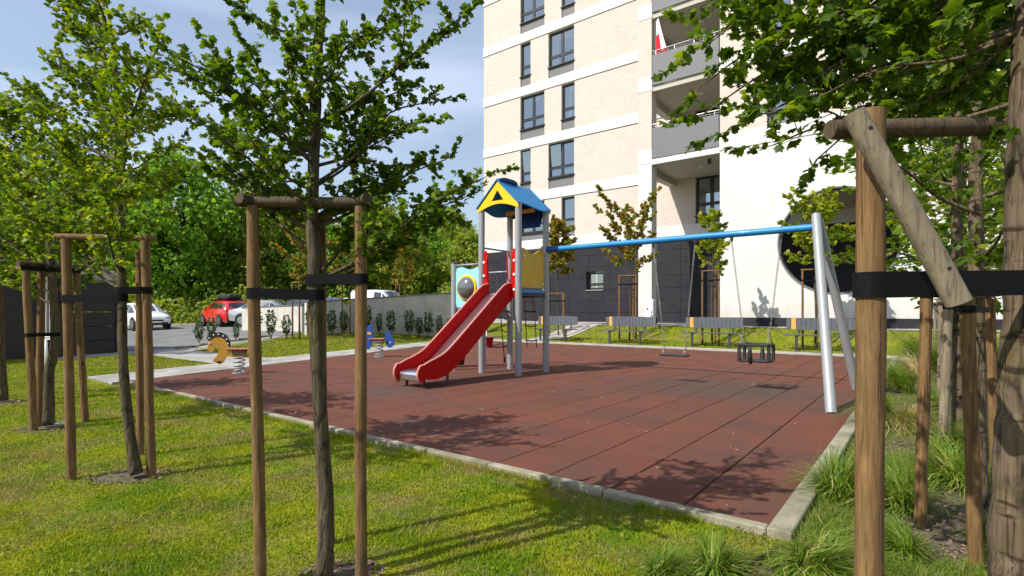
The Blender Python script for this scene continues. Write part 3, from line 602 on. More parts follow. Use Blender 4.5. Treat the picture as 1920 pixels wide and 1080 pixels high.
# flag on the upper balcony
fl = empty('flag', (*uv2w(9.05, 21.52), BB[1]+ST+1.45), TH, 'white and red flag hung inside the upper balcony beside the pier', 'flag')
q = MB(); q.tube([(0, 0, -.15), (-.02, 0, 1.45)], .014, 6); q.build('flag_pole', M['rail'], fl)
q = MB(); N = 10
for r_ in range(N):
    for c_ in range(4):
        f = lambda i, j: (.03+.09*j*(.25+i/N*1.1), .025*math.sin(j*2.2+i*.5), 1.40-1.52*i/N+.03*j)
        q.mi = 0 if (c_ >= 2 and r_ < 9) or r_ < 4 else 1; q.add([f(r_, c_), f(r_+1, c_), f(r_+1, c_+1), f(r_, c_+1)], [(0, 1, 2, 3)])
q.build('cloth', [M['flag_w'], M['flag_r']], fl, smooth=True)
# white utility box by the pier
bx = uv2w(9.05, 20.95); ub = empty('utility_cabinet', (bx[0], bx[1], tz(*bx)), TH, 'white utility cabinet standing beside the foot of the white pier', 'cabinet')
q = MB(); q.box(-.2, .2, -.14, .14, 0, 1.03, c=.012); q.build('cabinet_body', M['white'], ub)
q = MB(); q.box(-.18, .18, -.155, -.139, .06, .95, c=.004); q.build('door', M['white'], ub)
q = MB(); q.box(.12, .15, -.165, -.154, .45, .56); q.box(-.06, .0, -.158, -.1545, .60, .68); q.build('handle', M['black'], ub)

# ------------------------------------------------------------------ play tower with slide
TU, TV = 6.43, 8.365; tx, ty = uv2w(TU, TV)
tw = empty('play_tower', (tx, ty, 0), TH, 'play tower with blue pitched roof, red slide and round bubble window', 'play tower')
hs = .45; PR = .062
def pole(x, y, h, top=True):
    q = MB(); q.tube([(x, y, -.03), (x, y, h)], PR, 20, cap=True); o = q.build('pole', M['galv'], tw, auto=40)
    if top: c = MB(); c.tube([(x, y, h), (x, y, h+.02), (x, y, h+.045)], [PR+.004, PR*.9, PR*.4], 16); c.build('cap', M['black'], o, auto=40)
for x, y in ((-hs, -hs), (hs, -hs), (-hs, hs), (hs, hs)): pole(x, y, 3.22, False)
pole(-hs-.74, -hs, 2.16); pole(-hs-.74, hs, 2.16)
q = MB(); q.box(-hs+.03, hs-.03, -hs+.03, hs-.03, 1.50, 1.55, c=.004); q.build('platform', M['brown'], tw)
q = MB(); q.box(-hs-.72, -hs-.02, -hs+.05, hs-.05, 1.18, 1.22, c=.004); q.build('platform', M['brown'], tw)
for (x0, x1, y0, y1) in ((hs-.03, hs+.03, -hs+PR, hs-PR), (-hs+PR, hs-PR, hs-.03, hs+.03)):
    q = MB(); q.box(x0, x1, y0, y1, 1.535, 1.60, c=.01); q.build('edge_beam', M['blue_beam'], tw)
    q = MB(); q.box(x0, x1, y0, y1, 1.47, 1.533, c=.01); q.build('edge_beam_under', M['carblack'], tw)
# yellow side panel with curved top
q = MB(); n = 14; pts = [(-hs+PR, 1.64), (hs-PR, 1.64)]+[(hs-PR-(2*(hs-PR))*i/n, 2.33+.05*math.sin(i/n*math.pi*2.6+.4)) for i in range(n+1)]
q.plate(pts, -.012, .012, Matrix.Translation((hs-.005, 0, 0)) @ Matrix.Rotation(R(90), 4, 'Z')); o = q.build('side_panel', M['ochre'], tw); fixn(o)
for (y, z) in ((-.30, 2.22), (.31, 1.72)):
    b = MB(); b.tube([(hs+.01, y, z), (hs+.028, y, z)], .022, 10); b.build('bolt', M['white'], o)
# bubble panel on the left bay (front side), with hole filled by ring and bubble
q = MB(); x0, x1 = -hs-.74+PR, -hs-PR; z0, z1 = 1.27, 2.05; bc = ((x0+x1)/2+.0, 1.66); br = .245; n = 40
ring = [(bc[0]+br*math.cos(2*math.pi*k/n), bc[1]+br*math.sin(2*math.pi*k/n)) for k in range(n)]
outl = []
for k in range(n):
    c_, s_ = math.cos(2*math.pi*k/n), math.sin(2*math.pi*k/n); tt = min(((x1-bc[0]) if c_ > 0 else (bc[0]-x0))/max(abs(c_), 1e-6), ((z1-bc[1]) if s_ > 0 else (bc[1]-z0))/max(abs(s_), 1e-6))
    px__, pz__ = bc[0]+tt*c_, bc[1]+tt*s_; outl.append((px__, pz__ + (.03*math.sin((px__-x0)*12) if pz__ > z1-.01 else 0)))
for y in (-hs-.012, -hs+.012):
    q.add([(p[0], y, p[1]) for p in ring]+[(p[0], y, p[1]) for p in outl], [(k, k+n, (k+1) % n+n, (k+1) % n) for k in range(n)])
q.add([(p[0], y, p[1]) for y in (-hs-.012, -hs+.012) for p in outl], [(k, k+n, (k+1) % n+n, (k+1) % n) for k in range(n)])
o = q.build('bubble_panel', M['aqua'], tw); fixn(o)
q = MB(); q.tube([(bc[0]+(br-.015)*math.cos(2*math.pi*k/n), -hs-.018, bc[1]+(br-.015)*math.sin(2*math.pi*k/n)) for k in range(n+1)], .034, 8, cap=False); q.build('bubble_ring', M['yellow'], o, smooth=True)
q = MB(); vs2 = []; fs2 = []; m_ = 8
for i in range(m_+1):
    a = i/m_*math.pi/2
    for k in range(n): vs2.append((bc[0]+.225*math.cos(a)*math.cos(2*math.pi*k/n), -hs-.02-.15*math.sin(a), bc[1]+.225*math.cos(a)*math.sin(2*math.pi*k/n)))
for i in range(m_):
    for k in range(n): fs2.append((i*n+k, i*n+(k+1) % n, (i+1)*n+(k+1) % n, (i+1)*n+k))
q.add(vs2, fs2); q.build('bubble', M['bubble'], o, smooth=True)
q = MB(); q.tube([(x0-.02, -hs, 2.12), (x1+.02, -hs, 2.12)], .018, 8); q.build('rail', M['galv'], tw, smooth=True)
# gable roof: ridge along y
ez, rz_, hw, hl = 3.17, 3.69, .535, .545
for sgn in (-1, 1):
    q = MB(); n = 12; t_ = .018
    top_ = []; 
    for i in range(n+1):
        y = -hl+2*hl*i/n; wv = .035*math.sin(i/n*math.pi*2.0+.9) + (.03 if 5 <= i <= 7 else 0)*0; top_.append((y, wv))
    vs2 = []
    for dz in (0, -t_*1.3):
        for (y, wv) in top_: vs2.append((sgn*.0, y, rz_+dz)); vs2.append((sgn*(hw*.5), y, (rz_+ez)/2+dz)); vs2.append((sgn*(hw-wv*.9), y, ez+wv+dz))
    m_ = 3*(n+1); fs2 = []
    for b0, rev in ((0, 0), (m_, 1)):
        for i in range(n):
            for k in range(2):
                f = (b0+i*3+k, b0+i*3+k+1, b0+(i+1)*3+k+1, b0+(i+1)*3+k); fs2.append(f[::-1] if rev else f)
    for i in range(n): fs2.append((i*3+2, m_+i*3+2, m_+(i+1)*3+2, (i+1)*3+2))
    for i in (0, n):
        for k in range(2): fs2.append((i*3+k, i*3+k+1, m_+i*3+k+1, m_+i*3+k))
    q.add(vs2, fs2); o = q.build('roof_panel', M['blue_roof'], tw); fixn(o)
q = MB(); pts = [(-.40, 0), (.16, 0), (.13, .05), (.02, .075), (-.25, .07), (-.38, .04)]
q.plate(pts, -.06, .06, Matrix.Translation((0, -.1, rz_-.02)) @ Matrix.Rotation(R(90), 4, 'Z')); fixn(q.build('ridge_piece', M['navy'], tw))
# front gable with triangular hole (three bars) and the navy back gable with a stepped lower edge
def gable(y, m, lowfn, hole):
    s = (rz_-ez)/hw; q = MB(); L = hs+.045; zt = lambda x: rz_-.035-abs(x)*s; n = 24
    if not hole:
        xs_ = [-L+2*L*i/n for i in range(n+1)]; pts = [(x, zt(x)) for x in xs_]+[(x, lowfn(x)) for x in xs_[::-1]]
        q.plate(pts, y-.01, y+.01)
    else:
        hA, hB, hC = (-.145, ez+.115), (.145, ez+.115), (0, ez+.315)
        # split in columns
        xs_ = sorted(set([-L+2*L*i/n for i in range(n+1)]+[-.145, .145, 0.0]))
        for a, b in zip(xs_[:-1], xs_[1:]):
            lo = [(a, lowfn(a)), (b, lowfn(b))]; up = [(b, zt(b)), (a, zt(a))]
            if a >= -.1451 and b <= .1451:
                hz = lambda x: hA[1]+(hC[1]-hA[1])*(1-abs(x)/.145)
                for p4 in ([lo[0], lo[1], (b, hA[1]), (a, hA[1])], [(a, hz(a)), (b, hz(b)), up[0], up[1]]):
                    q.plate(p4, y-.01, y+.01)
            else: q.plate([lo[0], lo[1], up[0], up[1]], y-.01, y+.01)
    o = q.build('gable', m, tw); fixn(o); return o
gable(-hs-.06, M['yellow'], lambda x: ez-.09+.13*math.cos(x/(hs+.06)*math.pi/2)+.015, True)
gable(hs+.075, M['navy'], lambda x: (ez-.28 if abs(x) < .25 else (ez-.05 if abs(x) > .33 else ez-.05-.23*(.33-abs(x))/.08)), False)
q = MB(); q.box(-.36, .36, -.02, .02, ez-.015, ez+.06, c=.004); fixn(q.build('cross_board', M['orange'], tw, loc=(0, .2, -.02)))
# horizontal bars
for (a, b) in (((-hs, -hs, 2.43), (-hs, hs, 2.43)), ((-hs, hs, 2.43), (hs, hs, 2.43)), ((-hs-.74, hs, 2.02), (-hs, hs, 2.02)), ((-hs, hs, 2.0), (hs, hs, 2.0))):
    q = MB(); q.tube([a, b], .019, 8); q.build('rail', M['galv'], tw, smooth=True)
# entrance plates and handle loops at the top of the slide
for sgn in (-1, 1):
    q = MB(); pts = [(0, 1.45), (.20, 1.45), (.20, 1.75), (.15, 2.22), (.10, 2.36), (.03, 2.36), (0, 2.25)]
    Mx = Matrix.Translation((sgn*(hs-PR), -hs, 0)) @ Matrix.Diagonal((-sgn*.62, 1, 1, 1))
    q.plate(pts, -.012, .012, Mx); o = q.build('entrance_plate', M['red'], tw); fixn(o)
    for z in (1.6, 1.88, 2.14):
        b = MB(); b.tube([(sgn*(hs-PR-.02), -hs-.01, z), (sgn*(hs-PR-.02), -hs-.035, z)], .024, 10); b.build('bolt', M['white'], o)
    q = MB(); x = sgn*(hs-.20); q.tube([(x, -hs-.01, 1.75), (x, -hs-.07, 1.80), (x, -hs-.08, 2.16), (x, -hs-.05, 2.27), (x, -hs, 2.30)], .013, 8); q.build('handle', M['red'], tw, smooth=True)
# slide: a child with its own sub-parts
sp = [(0, 1.53), (-.12, 1.50), (-.35, 1.33), (-1.0, .83), (-1.45, .49), (-1.66, .355), (-1.85, .285), (-2.05, .26), (-2.18, .255)]
def cat(pts, k):
    out = []
    for i in range(len(pts)-1):
        p0 = pts[max(i-1, 0)]; p1 = pts[i]; p2 = pts[i+1]; p3 = pts[min(i+2, len(pts)-1)]
        for j in range(k):
            t = j/k; out.append(tuple(.5*((2*b)+(-a+c)*t+(2*a-5*b+4*c-d)*t*t+(-a+3*b-3*c+d)*t**3) for a, b, c, d in zip(p0, p1, p2, p3)))
    return out+[tuple(pts[-1])]
prof = cat(sp, 5); sw = .255
q = MB(); y_off = -hs
bed = [(p[0], p[1]) for p in prof]+[(-2.225, .235), (-2.245, .20), (-2.245, .12), (-2.21, .095), (-2.10, .09)]
for i in range(len(bed)-1):
    a, b = bed[i], bed[i+1]
    q.add([(-sw, y_off+a[0], a[1]), (sw, y_off+a[0], a[1]), (sw, y_off+b[0], b[1]), (-sw, y_off+b[0], b[1])], [(0, 1, 2, 3)])
sb = q.build('slide', M['steel'], tw, smooth=True)
def nrm(i):
    a = prof[max(i-1, 0)]; b = prof[min(i+1, len(prof)-1)]; d = Vector((b[0]-a[0], b[1]-a[1])).normalized(); return Vector((d.y, -d.x)) if -d.x > 0 else Vector((-d.y, d.x))
upp = []; low = []
for i, p in enumerate(prof):
    n_ = nrm(i); f = i/(len(prof)-1); hu = .185-.08*max(0, (f-.72)/.28)**1.3; hd = .15-.035*max(0, (f-.8)/.2)+ (.0 if f > .1 else 0)
    upp.append((p[0]+n_.x*hu, p[1]+n_.y*hu)); low.append((p[0]-n_.x*hd, max(p[1]-n_.y*hd, .055)))
nose = [(-2.27, .35), (-2.315, .28), (-2.325, .20), (-2.29, .12), (-2.23, .075)]
outl = upp+nose+low[::-1]
for sgn in (-1, 1):
    q = MB(); n = len(outl); x0 = sgn*sw; x1 = sgn*(sw+.035); k = len(prof)
    for x in (x0, x1):
        vs2 = [(x, y_off+p[0], p[1]) for p in outl]
        fs2 = [(i, i+1, n-2-i, n-1-i) for i in range(k-1)]
        fs2.append(tuple([k-1]+list(range(k, k+5))+[k+5]))
        q.add(vs2, fs2)
    # rim, mild rounding: separate strip
    q.add([(x, y_off+p[0], p[1]) for x in (x0, x1) for p in outl], [(i, (i+1) % n, (i+1) % n+n, i+n) for i in range(n)])
    o = q.build('slide_side', M['red'], sb); fixn(o)
    q = MB(); q.tube([(sgn*(sw+.0175), y_off+p[0], p[1]) for p in upp+nose], .0185, 6); o2 = q.build('slide_rim', M['rededge'], sb, smooth=True)
q = MB()
for i in range(len(prof)-1):
    a, b = prof[i], prof[i+1]; q.add([(-sw, y_off+a[0], a[1]-.02), (sw, y_off+a[0], a[1]-.02), (sw, y_off+b[0], b[1]-.02), (-sw, y_off+b[0], b[1]-.02)], [(0, 1, 2, 3)])
q.build('slide_underside', M['red'], sb)
for x in (-.2, .2):
    q = MB(); q.tube([(x, y_off-2.12, 0), (x, y_off-2.12, .16)], .022, 8); q.build('slide_foot', M['carblack'], sb)
q = MB(); q.box(-.02, .02, y_off-1.42, y_off-1.38, 0, .40, c=.004); q.build('slide_foot', M['brown'], sb)
# black climbing ramp on the far left side, net at the back, rope ladder
q = MB(); A = (-hs-.78, 1.20); B2 = (-hs-1.22, .02)
for i in range(8):
    t0, t1 = i/8, (i+1)/8; f = lambda t: (A[0]+(B2[0]-A[0])*t-.06*math.sin(t*math.pi), A[1]+(B2[1]-A[1])*t)
    a, b = f(t0), f(t1); q.add([(a[0], -.20, a[1]), (a[0], .36, a[1]), (b[0], .36, b[1]), (b[0], -.20, b[1]), (a[0]-.03, -.20, a[1]-.01), (a[0]-.03, .36, a[1]-.01), (b[0]-.03, .36, b[1]-.01), (b[0]-.03, -.20, b[1]-.01)], [(0, 1, 2, 3), (7, 6, 5, 4), (0, 3, 7, 4), (1, 5, 6, 2)])
q.build('climbing_ramp', M['rubber'], tw)
q = MB(); yb = hs+.02
q.tube([(-hs-.37, yb, 2.0), (-hs-.36, yb+.25, .12)], .011, 6)
for z in (1.72, 1.35, 1.05, .78, .48): 
    q.tube([(-hs-.74, yb, z+.02), (-hs-.55, yb+.06, z-.03), (-hs-.365, yb+.12, z+.02), (-hs-.18, yb+.06, z-.03), (-hs, yb, z+.02)], .010, 6)
q.tube([(-hs-.36, yb+.25, .2), (-hs-.36, yb+.25, .08)], .025, 8); q.build('climbing_net', M['rope'], tw, smooth=True)
q = MB()
for x in (-.12, .12): q.tube([(x, hs+.05, 1.5), (x, hs+.15, .45)], .010, 6)
q.build('rope_ladder', M['rope_r'], tw, smooth=True)
for z, yy in ((1.2, hs+.08), (.9, hs+.11), (.6, hs+.135)):
    q = MB(); q.tube([(-.15, yy, z), (0, yy, z-.02), (.15, yy, z)], .014, 6); q.build('rung', M['rope'], tw)

# ------------------------------------------------------------------ swing
Cx, Cy = tx+(.7906*hs+.6124*hs), ty+(-.6124*hs+.7906*hs)
BDX, BDY = .7906, -.6124
def sat(px):
    a = (px-CX)/F; return (a*Cy-Cx)/(BDX-a*BDY)
swg = empty('swing_set', (Cx, Cy, 0), TH, 'swing frame with sky blue beam and grey splayed end legs', 'swing frame')
s_end = sat(1525); BZ = 2.41
q = MB(); q.tube([(PR+.05, 0, BZ), (s_end, 0, BZ)], .052, 20); q.build('beam', M['blue_beam'], swg, auto=40)
q = MB(); q.tube([(PR-.02, 0, BZ), (PR+.22, 0, BZ)], .066, 16); q.build('beam_sleeve', M['toyblue'], swg, auto=40)
ff = Vector((3.78, 6.36, 0)); rf = Vector((5.27, 8.22, 0))
iM = Matrix.Rotation(-TH, 4, 'Z')
ap = Vector((s_end, 0, BZ+.17))
for P in (ff, rf):
    l = iM @ (P-Vector((Cx, Cy, 0))); off = Vector((.035, 0, 0)) if P is ff else Vector((.06, .05, -.05))
    q = MB(); a_ = ap+off; m1 = l.lerp(a_, .5); q.tube([l+(l-a_).normalized()*.02, m1, a_], .062, 18); o = q.build('leg', M['galv'], swg, auto=40)
    c = MB(); dd = (a_-l).normalized(); c.tube([a_, a_+dd*.03], [.064, .05], 14); c.build('cap', M['black'], o)
def link(q, p, t, roll, L=.042, w=.012, r=.0038):
    t = t.normalized(); ref = Vector((0, 0, 1)) if abs(t.z) < .9 else Vector((1, 0, 0)); a = t.cross(ref).normalized(); b = t.cross(a); c = a*math.cos(roll)+b*math.sin(roll)
    pts = [p+t*(math.sin(k/8*2*math.pi)*L/2)+c*(math.cos(k/8*2*math.pi)*w) for k in range(9)]; q.tube(pts, r, 4, cap=False)
def chain(parent, a, b, spl=None):
    q = MB(); d = b-a; n = int(d.length/.031)
    for i in range(n): link(q, a+d*((i+.5)/n), d, (i % 2)*math.pi/2+i*.12)
    if spl:
        for e in spl:
            d2 = e-b; n2 = max(2, int(d2.length/.031))
            for i in range(n2): link(q, b+d2*((i+.5)/n2), d2, (i % 2)*math.pi/2)
    return q.build('chain', M['chain'], parent, smooth=True)
def hanger(parent, s):
    q = MB(); q.box(s-.02, s+.02, -.025, .025, BZ-.095, BZ-.045, c=.004); q.tube([(s, 0, BZ-.12), (s, 0, BZ-.085)], .016, 8); q.build('hanger', M['carblack'], parent)
# flat seat
s1, s2 = sat(1225), sat(1303); sc = sat(1265)
se = empty('swing', (Cx, Cy, 0), TH, 'flat black rubber swing seat on chains, nearer the play tower', 'swing')
q = MB(); q.box(sc-.235, sc+.235, -.085, .085, .44, .475, c=.012); q.build('seat', M['rubber'], se)
hanger(se, s1); hanger(se, s2)
for s, x in ((s1, sc-.185), (s2, sc+.185)):
    chain(se, Vector((s, 0, BZ-.11)), Vector((x, 0, .64)), [Vector((x, -.07, .47)), Vector((x, .07, .47))])
# baby cradle seat
s1, s2 = sat(1372), sat(1465); sc = sat(1418)
se = empty('swing', (Cx, Cy, 0), TH, 'black toddler swing seat with safety cage, nearest the grey legs', 'swing')
q = MB(); q.box(sc-.235, sc+.235, -.16, .16, .42, .455, c=.012); q.build('seat', M['rubber'], se)
for y in (-.17, .17):
    q = MB(); q.box(sc-.215, sc+.215, y-.02, y+.02, .66, .705, c=.012); q.build('cage_bar', M['rubber'], se)
for x in (-.21, .21):
    q = MB(); q.box(sc+x-.02, sc+x+.02, -.149, .149, .663, .70, c=.01); q.build('cage_bar', M['rubber'], se)
    for y in (-.15, .15): q = MB(); q.box(sc+x-.024, sc+x+.024, y-.02, y+.02, .45, .67, c=.008); q.build('cage_post', M['rubber'], se)
for y, x in ((-.17, -.05), (.17, .05)):
    q = MB(); q.tube([(sc+x, y, .68), (sc+x, y, .60), (sc+x, y*.97, .52), (sc+x, y*.9, .44), (sc+x, y*.75, .40)], [.016, .028, .034, .036, .022], 8); q.build('leg_divider', M['rubber'], se, smooth=True)
hanger(se, s1); hanger(se, s2)
for s, x in ((s1, sc-.19), (s2, sc+.19)):
    chain(se, Vector((s, 0, BZ-.11)), Vector((x, 0, .86)), [Vector((x, -.17, .70)), Vector((x, .17, .70))])

# ------------------------------------------------------------------ spring riders
def coil(q, r, z0, z1, turns, rr): 
    n = int(turns*16); q.tube([(r*math.cos(2*math.pi*turns*i/n), r*math.sin(2*math.pi*turns*i/n), z0+(z1-z0)*i/n) for i in range(n+1)], rr, 6)
hp = G(449, 700); sc_ = hp.y/F
hr = empty('spring_rider', hp, R(8), 'yellow horse spring rider with black spotted mane', 'spring rider')
def zc(pts, ox, oy, s, cx, by): return [((ox+p[0]*s-cx)*sc_, (by-(oy+p[1]*s))*sc_) for p in pts]
body = [(1372, 640), (1400, 600), (1450, 575), (1510, 570), (1565, 600), (1600, 660), (1612, 720), (1600, 790), (1700, 800), (1850, 795), (1855, 700), (1880, 690), (1905, 740), (1900, 800), (1840, 835), (1700, 835), (1580, 815), (1555, 860), (1535, 900), (1500, 912), (1430, 885), (1425, 860), (1470, 815), (1490, 760), (1475, 700), (1450, 690), (1440, 750), (1410, 768), (1378, 755), (1366, 700)]
q = MB(); q.plate(zc(body, 180, 540, .15625, 449, 700), -.014, .014); fixn(q.build('body', M['horse'], hr))
mane = [(1356, 600), (1390, 560), (1440, 535), (1510, 530), (1570, 560), (1612, 630), (1620, 700), (1605, 705), (1585, 660), (1555, 610), (1505, 580), (1450, 583), (1405, 605), (1375, 625)]
q = MB(); q.plate(zc(mane, 180, 540, .15625, 449, 700), -.022, .022); o = q.build('mane', M['black'], hr); fixn(o)
for p in ((1388, 596), (1436, 560), (1490, 553), (1545, 572), (1582, 612), (1595, 665)):
    x, z = zc([p], 180, 540, .15625, 449, 700)[0]; b = MB(); b.tube([(x, -.024, z), (x, -.030, z)], .014, 10); b.build('spot', M['white'], o)
x, z = zc([(1392, 660)], 180, 540, .15625, 449, 700)[0]; b = MB(); b.tube([(x, -.015, z), (x, -.022, z)], .024, 12); o = b.build('eye', M['white'], hr)
b = MB(); b.tube([(x, -.022, z), (x, -.027, z)], .011, 10); b.build('pupil', M['red'], o)
x, z = zc([(1500, 885)], 180, 540, .15625, 449, 700)[0]; b = MB(); b.box(x-.05, x+.04, -.02, .02, z-.02, z+.025, c=.008); b.build('hoof', M['black'], hr)
q = MB(); q.box(-.22, .22, -.10, .10, .455, .485, c=.01); q.build('seat', M['seat_red'], hr); q = MB(); q.box(-.12, .12, -.07, .07, .37, .454, c=.008); q.build('seat_block', M['brown'], hr)
q = MB(); coil(q, .095, .02, .37, 4.5, .013); q.build('spring', M['galv'], hr, smooth=True); q = MB(); q.tube([(0, 0, 0), (0, 0, .02)], .13, 16); q.build('base_plate', M['galv'], hr)
hp = G(711, 669); sc_ = hp.y/F
hr = empty('spring_rider', hp, R(-6), 'blue spring rider with rounded head and wheel shaped tail', 'spring rider')
lf = [(300, 760), (345, 700), (372, 660), (420, 653), (436, 680), (420, 720), (430, 780), (445, 830), (440, 870), (415, 950), (380, 1000), (345, 995), (300, 960), (285, 860)]
rt = [(610, 800), (612, 770), (640, 742), (690, 735), (712, 748), (690, 800), (730, 850), (742, 900), (722, 950), (680, 975), (640, 960), (618, 900)]
for nm, pl in (('head', lf), ('tail', rt)):
    q = MB(); q.plate(zc(pl, 640, 520, .13542, 711, 669), -.016, .016); o = q.build(nm, M['toyblue'], hr); fixn(o)
x, z = zc([(385, 775)], 640, 520, .13542, 711, 669)[0]; b = MB(); b.box(x-.05, x+.05, -.021, -.0165, z-.03, z+.03, Matrix.Identity(4)); b.build('emblem', M['ochre'], hr)
x, z = zc([(685, 900)], 640, 520, .13542, 711, 669)[0]; b = MB(); b.tube([(x, -.017, z), (x, -.023, z)], .03, 12); b.build('hub', M['paint_silver'], hr)
x, z = zc([(700, 755)], 640, 520, .13542, 711, 669)[0]; b = MB(); b.tube([(x, -.03, z), (x, .03, z)], .03, 10); b.build('grip', M['black'], hr)
q = MB(); q.box(-.26, .16, -.10, .10, .455, .485, c=.01); q.build('seat', M['seat_red'], hr); q = MB(); q.box(-.17, .12, -.07, .07, .37, .454, c=.008); q.build('seat_block', M['brown'], hr)
q = MB(); coil(q, .10, .02, .37, 4.5, .014); q.build('spring', M['galv'], hr, smooth=True); q = MB(); q.tube([(0, 0, 0), (0, 0, .02)], .13, 16); q.build('base_plate', M['galv'], hr)
# small red spinner behind the tower
hp = G(918, 651); sp_ = empty('spinner', hp, 0, 'small red spinner with round plate and white handle pole behind the slide', 'spinner')
q = MB(); q.tube([(0, 0, 0), (0, 0, .30), (0, 0, .34)], [.08, .13, .15], 14); q.build('base', M['red'], sp_, auto=40)
q = MB(); q.tube([(0, 0, .34), (0, 0, .37)], [.42, .42], 20); q.build('plate', M['brown'], sp_, auto=40); q = MB(); q.tube([(-.1, 0, .37), (-.1, 0, .95)], .022, 8); q.build('handle_pole', M['white'], sp_)

# ------------------------------------------------------------------ benches
def make_bench():
    root = empty('bench')
    n = 14; L = 1.87; w = L/n
    for i in range(n):
        x = -L/2+w*i; e = min(i, n-1-i); h = .015*max(0, 2-e)
        q = MB(); cur = .05*((x+w/2)/(L/2))**2
        q.box(x+.004, x+w-.004, .20-cur, .225-cur, .59+h, .955-h*.6, c=.004); q.build('slat', M['slat_o'] if i == 1 else M['slat'], root)
    for k in range(4):
        q = MB(); y = -.24+k*.11; q.box(-L/2-.03, L/2+.03, y, y+.10, .43, .462, c=.006); q.build('seat_board', M['seatboard'], root)
    for x in (-.6, .6):
        q = MB(); q.box(x-.035, x+.035, -.20, -.15, -.12, .40, c=.005); q.box(x-.035, x+.035, -.23, .24, .40, .429, c=.005); q.build('leg', M['bench_metal'], root)
        q = MB(); q.plate([(.20, .43), (.235, .43), (.26, .93), (.235, .93)], x-.025, x+.025, Matrix.Rotation(R(90), 4, 'Z') @ Matrix.Diagonal((1, -1, 1, 1))); fixn(q.build('back_support', M['bench_metal'], root))
    return root
bl = ['grey slatted bench with one orange slat, seen between the grey tower poles', 'grey slatted bench with one orange slat, behind the blue beam midway', 'grey slatted bench with one orange slat, seen between the two swings', 'grey slatted bench with one orange slat, seen behind the splayed swing legs']
proto = None
for i, px in enumerate((1041, 1175, 1335, 1538)):
    a = (px-CX)/F; Z = 18.0/(.6124*a+.7906); x, y = a*Z, Z
    b = make_bench() if proto is None else copy_tree(proto); proto = proto or b
    b.location = (x, y, tz(x, y)); b.rotation_euler = (0, 0, TH); tag(b, bl[i], 'bench', 'benches facing the playground')

# ------------------------------------------------------------------ low walls, bin shelter, metal post
def wallseg(label, A, B, hA, hB, th=.22, capm=None):
    A = Vector(A); B = Vector(B); d = (B-A); L = Vector((d.x, d.y, 0)).length; r = empty('low_wall', A, math.atan2(d.y, d.x), label, 'wall')
    n = 8; q = MB()
    ztop = lambda t: (A.z+hA)*(1-t)+(B.z+hB)*t-A.z
    for i in range(n):
        t0, t1 = i/n, (i+1)/n; x0, x1 = L*t0+.006, L*t1-.006
        p = MB(); p.add([(x0, 0, -.6), (x1, 0, -.6), (x1, th, -.6), (x0, th, -.6), (x0, 0, ztop(t0)), (x1, 0, ztop(t1)), (x1, th, ztop(t1)), (x0, th, ztop(t0))], [(0, 1, 5, 4), (1, 2, 6, 5), (2, 3, 7, 6), (3, 0, 4, 7), (4, 5, 6, 7)]); p.build('wall_panel', M['concrete'], r)
    p = MB(); p.add([(-.02, -.03, ztop(0)+.002), (L+.02, -.03, ztop(1)+.002), (L+.02, th+.03, ztop(1)+.002), (-.02, th+.03, ztop(0)+.002), (-.02, -.03, ztop(0)+.05), (L+.02, -.03, ztop(1)+.05), (L+.02, th+.03, ztop(1)+.05), (-.02, th+.03, ztop(0)+.05)], [(0, 1, 5, 4), (1, 2, 6, 5), (2, 3, 7, 6), (3, 0, 4, 7), (4, 5, 6, 7), (3, 2, 1, 0)]); p.build('cap', M['cap'], r)
    p = MB(); p.box(-.025, -.001, .0, th, -.6, ztop(0)); p.build('end_face', M['render_white'], r)
w2a = at(576, 629, 20.2); w2b = at(905, 594, 25.3)
wallseg('long grey concrete wall behind the row of shrubs, running towards the block', w2a, w2b, 1.22, 1.20)
w1a = at(454, 622, 26.5); w1b = at(566, 626, 22.2)
wallseg('short grey concrete wall with white end beside the red car', w1a, w1b, 1.17, 1.17)
f0 = Vector((-13.6, 10.2, 0)); f1 = Vector((-11.62, 15.75, 0)); d = f1-f0
sh = empty('bin_shelter', f0, math.atan2(d.y, d.x), 'dark board clad shelter with flat pale roof at the left edge', 'shelter'); L = d.length; zg = float(terrain(*w2uv(f1.x, f1.y)))
hts = [-.1, .36, .76, 1.17, 1.58, 2.02]
for k in range(5):
    for j in range(4):
        q = MB(); q.box(L*j/4+.006, L*(j+1)/4-.006, 0, .03, hts[k]+.008, hts[k+1]-.008, c=.004); q.build('board', M['board_dark'], sh)
for j in range(5):
    q = MB(); x = L*j/4; q.box(x-.05, x+.05, .035, .12, -.1, 2.0, c=.004); q.build('post', M['carblack'], sh)
q = MB(); q.box(L-.0, L+.14, -.02, .14, -.1, 2.05, c=.006); o = q.build('corner_post', M['carblack'], sh)
for z in (.35, .42, 1.55):
    b = MB(); b.tube([(L+.07, -.02, z), (L+.07, -.035, z)], .018, 8); b.build('bolt', M['rail'], o)
for k in range(5):
    q = MB(); q.box(L+.05, L+.09, .15, 3.0, hts[k]+.008, hts[k+1]-.008, c=.004); q.build('board', M['board_dark'], sh)
q = MB(); q.box(-.2, L+.5, .6, 4.0, 2.12, 2.40, c=.01); q.build('roof', M['concrete'], sh)
q = MB(); q.box(0, L, 2.4, 2.5, -.1, 2.1); q.build('back_wall', M['concrete'], sh)
mp_ = G(86, 707); pf = empty('metal_frame_post', mp_, R(-20), 'white metal post with narrow upright frame among the stakes at left', 'post')
q = MB(); q.tube([(0, 0, 0), (0, 0, .68)], .026, 10); q.build('lower_post', M['white'], pf, smooth=True)
for x in (.02, .12): q = MB(); q.box(x-.018, x+.018, -.012, .012, .68, 1.86, c=.003); q.build('upright', M['galv'], pf)
for z in (.68, .72, 1.84): q = MB(); q.box(-.02, .16, -.016, .016, z, z+.018, c=.003); q.build('bracket', M['white'], pf)
